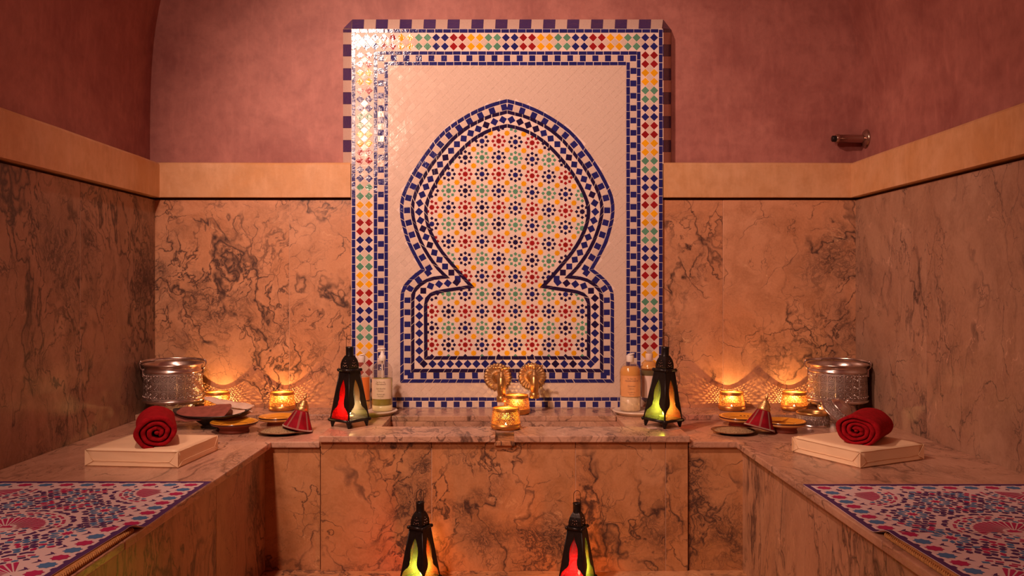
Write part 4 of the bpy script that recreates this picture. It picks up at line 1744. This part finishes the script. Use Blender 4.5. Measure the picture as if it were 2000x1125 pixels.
# ------------------------------------------------------------------ small silver bowl and its lid
t = thing('soap_bowl', 'small engraved silver bowl in front of the right bucket', 'bowl', (P(1588, 0, 3.64).x, 3.64, ZB))
q = MB()
q.lathe([(0, .002), (.068, .002), (.071, 0), (.072, .004), (.068, .010)], 56)
q.build('foot_ring', M['silver'], t)
q = MB()
q.lathe([(.066, .008), (.069, .016), (.069, .040), (.066, .050)], 56)
q.build('engraved_wall', M['silver_eng'], t)
q = MB()
q.lathe([(.066, .049), (.071, .053), (.072, .058), (.068, .062), (.063, .060), (.060, .05), (.058, .02), (0, .012)], 56)
q.build('rim', M['brass'], t)
q = MB()
for k in range(10):
    a = 2 * PI * k / 10
    for s_ in (-1, 1):
        pts = []
        for i in range(9):
            th = i / 8 * 4.6
            rr = .009 * (1 - i / 11)
            aa = a + s_ * (.12 + rr * math.cos(th) / .069)
            pts.append((.0695 * math.cos(aa), .0695 * math.sin(aa), .028 + rr * math.sin(th)))
        q.tube(pts, .0014, 5)
q.build('scrollwork', M['silver'], t, kind='stuff')

t = thing('bowl_lid', 'domed engraved silver lid leaning against the small silver bowl', 'lid', (P(1634, 0, 3.63).x, 3.63, ZB + .060))
t.rotation_euler = (Matrix.Rotation(math.radians(33), 4, 'Y') @ Matrix.Rotation(math.radians(28), 4, 'X')).to_euler()
q = MB()
q.lathe([(.076, -.003), (.082, -.002), (.083, .002), (.078, .005), (.074, .005)], 56)
q.build('rim', M['silver'], t)
q = MB()
q.lathe([(.076, .004), (.070, .016), (.060, .028), (.050, .034)], 56)
q.build('engraved_band', M['silver_eng'], t)
q = MB()
q.lathe([(.052, .033), (.053, .037), (.047, .040), (.045, .046), (.036, .050), (.034, .056), (.022, .060), (.012, .062), (.006, .066), (.009, .074), (.006, .081), (0, .083)], 48)
q.build('stepped_top', M['silver'], t)
q = MB()
for k in range(9):
    a = 2 * PI * k / 9
    for s_ in (-1, 1):
        pts = []
        for i in range(9):
            th = i / 8 * 4.6
            rr = .009 * (1 - i / 11)
            aa = a + s_ * (.14 + rr * math.cos(th) / .066)
            z = .018 + rr * math.sin(th) * .7
            pts.append(((.0765 - .0007 * z * 1000 * .75) * math.cos(aa), (.0765 - .0007 * z * 1000 * .75) * math.sin(aa), z + .001))
        q.tube(pts, .0014, 5)
q.build('scrollwork', M['silver'], t, kind='stuff')

# ------------------------------------------------------------------ dark tray with mitts
TX, TY = P(418, 0, 3.60).x, 3.585
t = thing('boat_tray', 'black boat-shaped tray on a narrow foot holding bath mitts', 'tray', (TX, TY, ZB))
q = MB()
n = 64
rings = [(.30, .0, .0), (.32, .006, 0), (.26, .012, 0), (.45, .030, .2), (.75, .048, .6), (1.0, .060, 1.0), (1.0, .064, 1.0), (.93, .058, .9), (.6, .040, .4), (.2, .030, 0)]
vs, fs = [], []
for k in range(n):
    a = 2 * PI * k / n
    for (r, z, e_) in rings:
        x, y = r * .170 * math.cos(a), r * .105 * math.sin(a)
        vs.append((x, y, z + e_ * .020 * math.cos(a) ** 4))
m = len(rings)
for k in range(n):
    k2 = (k + 1) % n
    for i in range(m - 1):
        fs.append((k * m + i, k2 * m + i, k2 * m + i + 1, k * m + i + 1))
fs.append(tuple(k * m for k in range(n))[::-1])
fs.append(tuple(k * m + m - 1 for k in range(n)))
q.add(vs, fs, 0, True)
q.build('tray_body', M['black'], t)


def mitt(name, label, cat, loc, rot, L, W, th, mat, trim, group, curl=.02, pinch=.8):
    t = thing(name, label, cat, loc, rot, group)
    q = MB()
    nu, nv = 20, 12
    vs, fs = [], []
    for sgn in (1, -1):
        for i in range(nu + 1):
            u = i / nu * 2 - 1
            for j in range(nv + 1):
                v = j / nv * 2 - 1
                wu = (1 - abs(u) ** 6 * .25) * (pinch + (1 - pinch) * (u + 1) / 2)
                x = u * L / 2 * (1 - .12 * v * v)
                y = v * W / 2 * wu
                puff = max(0, (1 - abs(u) ** 5) * (1 - abs(v) ** 4)) ** .5
                z = sgn * th / 2 * puff + curl * (u * u) * .6 - curl * .5 * v * v + .0015 * math.sin(9 * u + 4 * v)
                vs.append((x, y, z))
    N = (nu + 1) * (nv + 1)
    for s_ in range(2):
        for i in range(nu):
            for j in range(nv):
                a = s_ * N + i * (nv + 1) + j
                f = (a, a + 1, a + nv + 2, a + nv + 1)
                fs.append(f[::-1] if s_ == 0 else f)
    q.add(vs, fs, 0, True)
    q.build('mitt_body', mat, t)
    q = MB()
    edge = [vs[i * (nv + 1)] for i in range(nu + 1)] + [vs[nu * (nv + 1) + j] for j in range(1, nv + 1)] + \
           [vs[i * (nv + 1) + nv] for i in range(nu - 1, -1, -1)] + [vs[j] for j in range(nv - 1, 0, -1)]
    q.tube(edge, .0016, 6, closed=True)
    q.build('hem', trim, t)
    return t


BR = 'brown scrubbing mitts on the tray'
mitt('bath_mitt', 'brown scrubbing mitt lying on top of the dark tray', 'mitt', P(399, 803, 3.575), (math.radians(16), math.radians(-2), math.radians(4)), .225, .155, .012, M['leather'], M['leather'], BR, .012, .75)
mitt('bath_mitt', 'brown scrubbing mitt lying lowest on the tray beside the left towel', 'mitt', P(366, 813, 3.555), (math.radians(8), math.radians(0), math.radians(-6)), .19, .12, .010, M['leather'], M['leather'], BR, .008, .8)
CR = 'cream towelling mitts on the tray'
mitt('bath_mitt', 'cream towelling mitt on the right end of the dark tray', 'mitt', P(447, 803, 3.66), (math.radians(10), math.radians(6), math.radians(-14)), .21, .11, .016, M['cream_cloth'], M['cream_cloth'], CR, .010, .7)
mitt('bath_mitt', 'cream towelling mitt draped highest, in front of the left candle holder', 'mitt', P(447, 787, 3.70), (math.radians(8), math.radians(9), math.radians(-10)), .24, .075, .014, M['cream_cloth'], M['cream_cloth'], CR, .010, .6)
q = MB()
vs, fs = [], []
for i in range(13):
    for j in range(9):
        u, v = i / 12 - .5, j / 8 - .5
        vs.append((u * .13, v * .08, .012 * mnoise.noise(Vector((u * 7, v * 7, 2))) + .012))
for i in range(12):
    for j in range(8):
        a = i * 9 + j
        fs.append((a, a + 9, a + 10, a + 1))
N = len(vs)
q.add(vs + [(x, y, z - .006) for x, y, z in vs], fs + [tuple(N + k for k in f[::-1]) for f in fs])
o = q.build('plastic_packet', M['packet'], None, (P(352, 0, 3.72).x, 3.70, ZB + .05), (.35, .0, .1))
o['label'] = 'crumpled clear plastic packet between the left bucket and the tray'
o['category'] = 'packet'


# ------------------------------------------------------------------ pads and rolled towels
def pad(loc, rot, w_, d_, h_, label):
    t = thing('massage_pad', label, 'cushion', loc, (0, 0, rot))
    bm = bmesh.new()
    bmesh.ops.create_cube(bm, size=1)
    bmesh.ops.subdivide_edges(bm, edges=bm.edges, cuts=11, use_grid_fill=True)
    for v in bm.verts:
        x, y, z = v.co.x * 2, v.co.y * 2, v.co.z * 2
        ex = 1 - .010 * (1 - abs(z) ** 2) * (1 if abs(y) < .99 or True else 0)
        puff = .003 * (1 - x ** 4) * (1 - y ** 4) * (1 if z > .9 else 0)
        nx = x * w_ / 2 * ex
        ny = y * d_ / 2 * ex
        nz = (z + 1) / 2 * h_ + puff
        if z > .9 and (abs(x) > .9 or abs(y) > .9):
            nz -= .002
        v.co = Vector((nx, ny, nz)) + Vector([.0012 * mnoise.noise(Vector((x * 2.2 + i * 9, y * 2.2, z * 1.5))) for i in range(3)])
        if z < -.99:
            v.co.z = 0
    bmesh.ops.bevel(bm, geom=[e for e in bm.edges if len(e.link_faces) == 2 and e.calc_face_angle(0) > .8], offset=.003, segments=2, affect='EDGES')
    me = bpy.data.meshes.new('vinyl_cover')
    bm.to_mesh(me)
    bm.free()
    for p in me.polygons:
        p.use_smooth = True
    me.materials.append(M['pad'])
    link('vinyl_cover', me, t)
    # wrapping folds: triangular flaps and a running seam on each side
    for (ax, ay, L, nx, ny) in ((1, 0, w_, 0, -1), (0, 1, d_, 1, 0), (1, 0, w_, 0, 1), (0, 1, d_, -1, 0)):
        off = (d_ if ax else w_) / 2
        q = MB()
        base = Vector((nx * off, ny * off, 0))
        u = Vector((ax, ay, 0))
        nn = Vector((nx, ny, 0))
        pts = []
        for k in range(25):
            s_ = -L / 2 + .03 + (L - .06) * k / 24
            pts.append(base + u * s_ + nn * .0004 + Vector((0, 0, .020 + .0016 * math.sin(k * .9) * mnoise.noise(Vector((k * .3, L, nx))))))
        q.tube(pts, .0009, 5)
        for sg in (-1, 1):
            c0, c1, c2 = base + u * sg * (L / 2 - .001) + Vector((0, 0, h_ - .004)), base + u * sg * (L / 2 - .001) + Vector((0, 0, .003)), base + u * sg * (L / 2 - .030) + Vector((0, 0, .020))
            q.tube([c0 + nn * .0005, c2 + nn * .001], .0009, 5)
            q.tube([c1 + nn * .0005, c2 + nn * .001], .0009, 5)
        q.build('wrap_seam', M['pad'], t)
    for sx in (-1, 1):
        for sy in (-1, 1):
            q = MB()
            c = Vector((sx * w_ / 2, sy * d_ / 2, 0))
            a = c + Vector((-sx * .030, 0, .020)) + Vector((0, sy * .0008, 0))
            q.add([c + Vector((0, sy * .0012, .003)), c + Vector((0, sy * .0012, h_ - .004)), a,
                   c + Vector((0, -sy * .0004, .003)), c + Vector((0, -sy * .0004, h_ - .004)), a - Vector((0, sy * .0014, 0))],
                  [(0, 1, 2), (3, 5, 4), (0, 3, 4, 1), (1, 4, 5, 2), (2, 5, 3, 0)])
            q.build('corner_fold', M['pad'], t, fixn=True)
    return t


pad((-1.262, 2.955, ZB), math.radians(-5.5), .335, .305, .060, 'cream vinyl pad lying nearly straight on the left bench under a rolled towel')
pad((1.286, 2.991, ZB), math.radians(26), .322, .306, .060, 'cream vinyl pad turned corner-on on the right bench under a rolled towel')


def towel(loc, rot, rx, rz, L, label, turns, flip, seed):
    t = thing('rolled_towel', label, 'towel', loc, (0, 0, rot), 'rolled red towels')
    q = MB()
    steps = int(turns * 40)
    na = 16
    th = 1.0 / (turns + .55)
    rnd = random.Random(seed)
    vs, fs = [], []
    for k in range(steps + 1):
        tt = k / 40 * 2 * PI
        r_in = (.55 + k / 40) * th - th * .42
        r_out = r_in + th * .90
        a = flip * tt + PI * 1.45 - flip * turns * 2 * PI
        for s_ in range(na + 1):
            y = L * s_ / na
            e0 = .007 * mnoise.noise(Vector((k * .05, seed, 3))) + .004 * mnoise.noise(Vector((k * .3, seed, 7))) - .004 * (1 - k / steps)
            if s_ == 0:
                y -= e0
            elif s_ == na:
                y += e0
            sc = 1.0 - .015 * math.sin(PI * s_ / na) if 0 < s_ < na else .975
            for ri, r in enumerate((r_in, r_out)):
                if s_ in (0, na):
                    r = r + (th * .10 if ri == 0 else -th * .10)
                wob = 1 + .11 * mnoise.noise(Vector((math.cos(a) * 1.2, math.sin(a) * 1.2 + r, y * 4 + seed)))
                x_, z_ = rx * r * wob * sc * math.cos(a), rz * r * wob * sc * math.sin(a)
                z_ = max(z_, -rz * .93 + .0008 * math.sin(y * 60))
                vs.append((x_, y, z_))
    row = (na + 1) * 2
    for k in range(steps):
        for s_ in range(na):
            a = k * row + s_ * 2
            b = a + row
            fs.append((a, b, b + 2, a + 2))
            fs.append((a + 1, a + 3, b + 3, b + 1))
        a = k * row
        b = a + row
        fs.append((a, a + 1, b + 1, b))
        a, b = a + na * 2, b + na * 2
        fs.append((a, b, b + 1, a + 1))
    for k in (0, steps):
        for s_ in range(na):
            a = k * row + s_ * 2
            fs.append((a, a + 2, a + 3, a + 1))
    q.add(vs, fs, 0, True)
    o = q.build('terry_roll', M['towel'], t, fixn=True)
    # a soft rolled core closes the middle
    q = MB()
    r0 = (.55) * th
    q.lathe([(0, -.0), (rx * r0 * .6, -.001), (rx * r0 * .75, -.006), (rx * r0 * .7, -L + .01), (0, -L + .008)], 16, M=Matrix.Rotation(PI / 2, 4, 'X') @ Matrix.Diagonal((1, rz / rx, 1, 1)))
    q.build('rolled_core', M['towel'], t)
    return t


ZP = ZB + .0615
towel((-1.2026, 2.835, ZP + .0535 * .93), math.atan2(.125, .30), .069, .0575, .29, 'rolled red towel on the nearly straight pad of the left bench', 2.9, 1, 3)
towel((1.238, 2.885, ZP + .052 * .93), -math.atan2(.125, .173), .076, .056, .235, 'rolled red towel on the corner-on pad of the right bench', 3.7, -1, 8)


# ------------------------------------------------------------------ printed mats over woven straw mats
def printed_mat(side):
    xin = -.927 if side < 0 else .932
    yfar = 2.597 if side < 0 else 2.560
    W_, LN = (.765, 1.9)
    vstep = (2.07 if side < 0 else 2.03)
    nm = 'left' if side < 0 else 'right'
    t = thing('printed_mat', 'purple edged printed cloth mat with star border on the %s bench' % nm, 'mat', (xin, yfar, ZB), group=None)

    def hgt(u, v):
        """u from the inner edge outward, v from the far edge toward the camera"""
        y = yfar - v
        lift = smooth_step(vstep + .035, vstep - .02, y) if False else 1 - smooth_step(vstep - .03, vstep + .03, y)
        ed = math.exp(-(max(0, u) / .05) ** 2)
        bump_ = .010 * math.exp(-((y - vstep + .01) / .035) ** 2) * (.35 + .65 * ed)
        return .0012 + .0125 * lift + bump_ + .0006 * mnoise.noise(Vector((u * 6, v * 6, side)))

    def pull(u, v):
        """the cloth draws in from the edge over the straw mat"""
        y = yfar - v
        return .022 * (1 - smooth_step(vstep - .09, vstep + .03, y)) * math.exp(-u / .25) + .003 * math.sin(v * 9)

    def pos(u, v, up=0.0):
        return Vector((side * (u + pull(u, v)), -v, hgt(u, v) + up))
    nu, nv = 26, 130
    q = MB()
    vs, fs = [], []
    for i in range(nv + 1):
        v = LN * (i / nv) ** 1.0
        for j in range(nu + 1):
            u = W_ * j / nu
            vs.append(pos(u, v))
            vs.append(pos(u, v, -.0011))
    row = (nu + 1) * 2
    for i in range(nv):
        for j in range(nu):
            a = i * row + j * 2
            fs.append((a, a + row, a + row + 2, a + 2))
            fs.append((a + 1, a + 3, a + row + 3, a + row + 1))
        a = i * row
        fs.append((a, a + 1, a + row + 1, a + row))
    for j in range(nu):
        a = j * 2
        fs.append((a, a + 2, a + 3, a + 1))
    q.add(vs, fs, 0, True)
    q.build('cloth', M['cloth'], t, fixn=True)
    # ---- the print
    pr = MB()
    PU, RD, BL = 0, 1, 2
    UP = .0006

    def poly(pts, m):
        if any(p[0] < 0 or p[0] > W_ or p[1] < 0 or p[1] > 1.35 for p in pts):
            return
        vs_ = [pos(u, v, UP) for u, v in pts]
        f = tuple(range(len(pts)))
        pr.add(vs_, [f], m)

    def star(u, v, r, k, m, r2=.72, sx=1.0, rot=0.0):
        n2 = k * 2
        poly([(u + sx * (r if i % 2 == 0 else r * r2) * math.cos(PI * i / k + rot), v + (r if i % 2 == 0 else r * r2) * math.sin(PI * i / k + rot)) for i in range(n2)], m)

    # solid edge
    ew = .017
    N = 120
    for i in range(N):
        a, b = i * 1.3 / N, (i + 1) * 1.3 / N
        poly([(.0004, a), (ew, a), (ew, b), (.0004, b)], PU)
    for i in range(30):
        a, b = ew + i * (W_ - ew) / 30, ew + (i + 1) * (W_ - ew) / 30 - 1e-5
        poly([(a, .0004), (b, .0004), (b, .018), (a, .018)], PU)
    pitch = .0505
    k = 0
    v = .055
    SU = ew + .031
    while v < 1.3:
        if k:
            star(SU, v, .0205, 8, RD if k % 2 == 0 else BL, .78, 1.15, PI / 8)
        # serrations between edge and stars, darts on the inside
        poly([(ew, v + .014), (ew + .007, v + .020), (ew + .007, v + .031), (ew, v + .036)], PU)
        for s_ in (-1, 1):
            poly([(SU + .026, v + pitch / 2 - .004 * s_), (SU + .040, v + pitch / 2 + .002 * s_), (SU + .046, v + pitch / 2 + .013 * s_), (SU + .036, v + pitch / 2 + .008 * s_)][::s_], PU)
        v += pitch
        k += 1
    pitch2 = .0645
    k = 0
    u = SU
    while u < W_:
        star(u, .046, .019, 8, RD if k % 2 == 0 else BL, .78, 1.25, PI / 8)
        poly([(u + .022, .018), (u + .026, .024), (u + .040, .024), (u + .044, .018)], PU)
        poly([(u + .026, .069), (u + .032, .060), (u + .038, .069), (u + .032, .078)], PU)
        u += pitch2
        k += 1
    # medallions and rosettes
    meds = []
    du, dv = .545, .76
    for a in range(-1, 4):
        for b in range(-1, 4):
            meds.append((.085 + a * du / 1, .115 + b * dv))
            meds.append((.085 + (a + .5) * du, .115 + (b + .5) * dv))
    UM, VM = SU + .048, .082
    occupied = []

    def ok(u, v, m=0.0):
        return u > UM + m and v > VM + m and u < W_ - .004 and v < 1.28

    def pp(cu, cv, pts, m):
        P_ = [(cu + r * math.cos(a), cv + r * math.sin(a)) for r, a in pts]
        if all(ok(*p) for p in P_):
            poly(P_, m)

    for (cu, cv) in meds:
        if cu < -.25 or cu > W_ + .25 or cv < -.25 or cv > 1.5:
            continue
        pp(cu, cv, [(.014 if i % 2 else .021, PI * i / 8) for i in range(16)], RD)
        n = 36
        for i in range(n):      # long rays
            a = 2 * PI * i / n
            w_ = 2 * PI / n * .36
            pp(cu, cv, [(.026, a - w_ * .4), (.090, a - w_), (.094, a), (.090, a + w_), (.026, a + w_ * .4)], RD)
        for i in range(28):
            a = 2 * PI * (i + .5) / 28
            w_ = 2 * PI / 28 * .26
            pp(cu, cv, [(.100, a - w_), (.106, a - w_ * 1.3), (.112, a), (.106, a + w_ * 1.3), (.100, a + w_)], (PU, BL)[i % 2])
        for i in range(28):
            a = 2 * PI * i / 28
            w_ = 2 * PI / 28 * .22
            pp(cu, cv, [(.115, a - w_ * 1.5), (.126, a - w_ * 1.3), (.126, a + w_ * 1.3), (.115, a + w_ * 1.5)], (RD, BL, PU)[i % 3])
        for i in range(16):
            a = 2 * PI * i / 16
            w_ = 2 * PI / 16 * .40
            for f in (-.5, .5):
                pp(cu, cv, [(.130, a + f * w_ - w_ * .42), (.138, a + f * w_ - w_ * .42), (.141 - abs(f) * .004, a + f * w_ + w_ * .38), (.133 - abs(f) * .004, a + f * w_ + w_ * .38)], RD)
        for i in range(12):
            a = 2 * PI * i / 12
            w_ = 2 * PI / 12 * .43
            for f in (-1, 1):
                pp(cu, cv, [(.148, a + f * w_ * .08), (.162, a + f * w_ * .08), (.166, a + f * w_ * .5), (.160, a + f * w_ * .95), (.150, a + f * w_ * .95), (.154, a + f * w_ * .5)][::f], PU)
        occupied.append((cu, cv, .172))
    ros = []
    for (cu, cv) in meds:
        for k in range(8):
            a = PI / 8 + PI / 4 * k
            x, y = cu + .238 * math.cos(a), cv + .238 * math.sin(a)
            if any((x - m_[0]) ** 2 + (y - m_[1]) ** 2 < .215 ** 2 for m_ in meds):
                continue
            if any((x - m_[0]) ** 2 + (y - m_[1]) ** 2 < .098 ** 2 for m_ in ros):
                continue
            if UM - .03 < x < W_ + .03 and VM - .03 < y < 1.3:
                ros.append((x, y))
    for (x, y) in ros:
        pp(x, y, [(.010 if i % 2 else .0155, PI * i / 8) for i in range(16)], RD)
        n = 12
        for i in range(n):
            a = 2 * PI * i / n
            w_ = 2 * PI / n
            pp(x, y, [(.019, a - w_ * .12), (.034, a - w_ * .40), (.044, a), (.034, a + w_ * .40), (.019, a + w_ * .12)], BL)
            pp(x, y, [(.042, a + w_ * .5 - w_ * .26), (.052, a + w_ * .5 - w_ * .40), (.060, a + w_ * .5), (.052, a + w_ * .5 + w_ * .40), (.042, a + w_ * .5 + w_ * .26)], PU)
        occupied.append((x, y, .060))
    # small filler shapes
    rnd = random.Random(11 + side)
    g = .0205
    i = 0
    y = VM
    while y < 1.25:
        x = UM + (g / 2 if i % 2 else 0)
        while x < W_:
            xx, yy = x + rnd.uniform(-.0015, .0015), y + rnd.uniform(-.0015, .0015)
            if all((xx - a) ** 2 + (yy - b) ** 2 > (r + .003) ** 2 for a, b, r in occupied):
                near = min(occupied, key=lambda o_: (xx - o_[0]) ** 2 + (yy - o_[1]) ** 2)
                an = math.atan2(yy - near[1], xx - near[0]) + rnd.choice((0, PI / 2))
                L, w_ = rnd.uniform(.0105, .0130), rnd.uniform(.0068, .0090)
                m = rnd.choice((RD, PU, PU, PU, PU, BL, BL, RD))
                if rnd.random() < .25:
                    pp(xx, yy, [(L * .8, an + 2 * PI * k / 8) for k in range(8)], m)
                else:
                    c_, s_ = math.cos(an), math.sin(an)
                    pts = [(-L, 0), (-L * .3, -w_), (L * .6, -w_ * .8), (L, w_ * .2), (L * .2, w_)]
                    P_ = [(xx + c_ * a - s_ * b, yy + s_ * a + c_ * b) for a, b in pts]
                    if all(ok(*p) for p in P_):
                        poly(P_, m)
            x += g
        y += g * .87
        i += 1
    pr.build('printed_pattern', [M['cl_purple'], M['cl_red'], M['cl_blue']], t, kind='stuff')

    # woven straw mat under the near part
    s = thing('straw_mat', 'golden woven straw mat showing beneath the edge of the %s printed cloth' % nm, 'mat', (xin, vstep, ZB))
    q = MB()
    x0 = side * .012
    q.box((min(x0, side * .74), -1.35, .001), (max(x0, side * .74), -.002, .0105), bev=.002)
    q.build('mat_body', M['seagrass'], s)
    q = MB()
    for k in range(150):       # twisted edge binding
        y = -.004 - k * .0085
        q.tube([(side * .013, y, .0105), (side * .0085, y - .003, .009), (side * .0075, y - .006, .004), (side * .010, y - .008, .0015)], .0024, 5)
    for k in range(80):
        x = side * (.014 + k * .009)
        q.tube([(x, -.004, .0105), (x + side * .003, .0, .008), (x + side * .006, .001, .003)], .0024, 5)
    q.build('edge_binding', M['seagrass'], s, kind='stuff')


printed_mat(-1)
printed_mat(1)
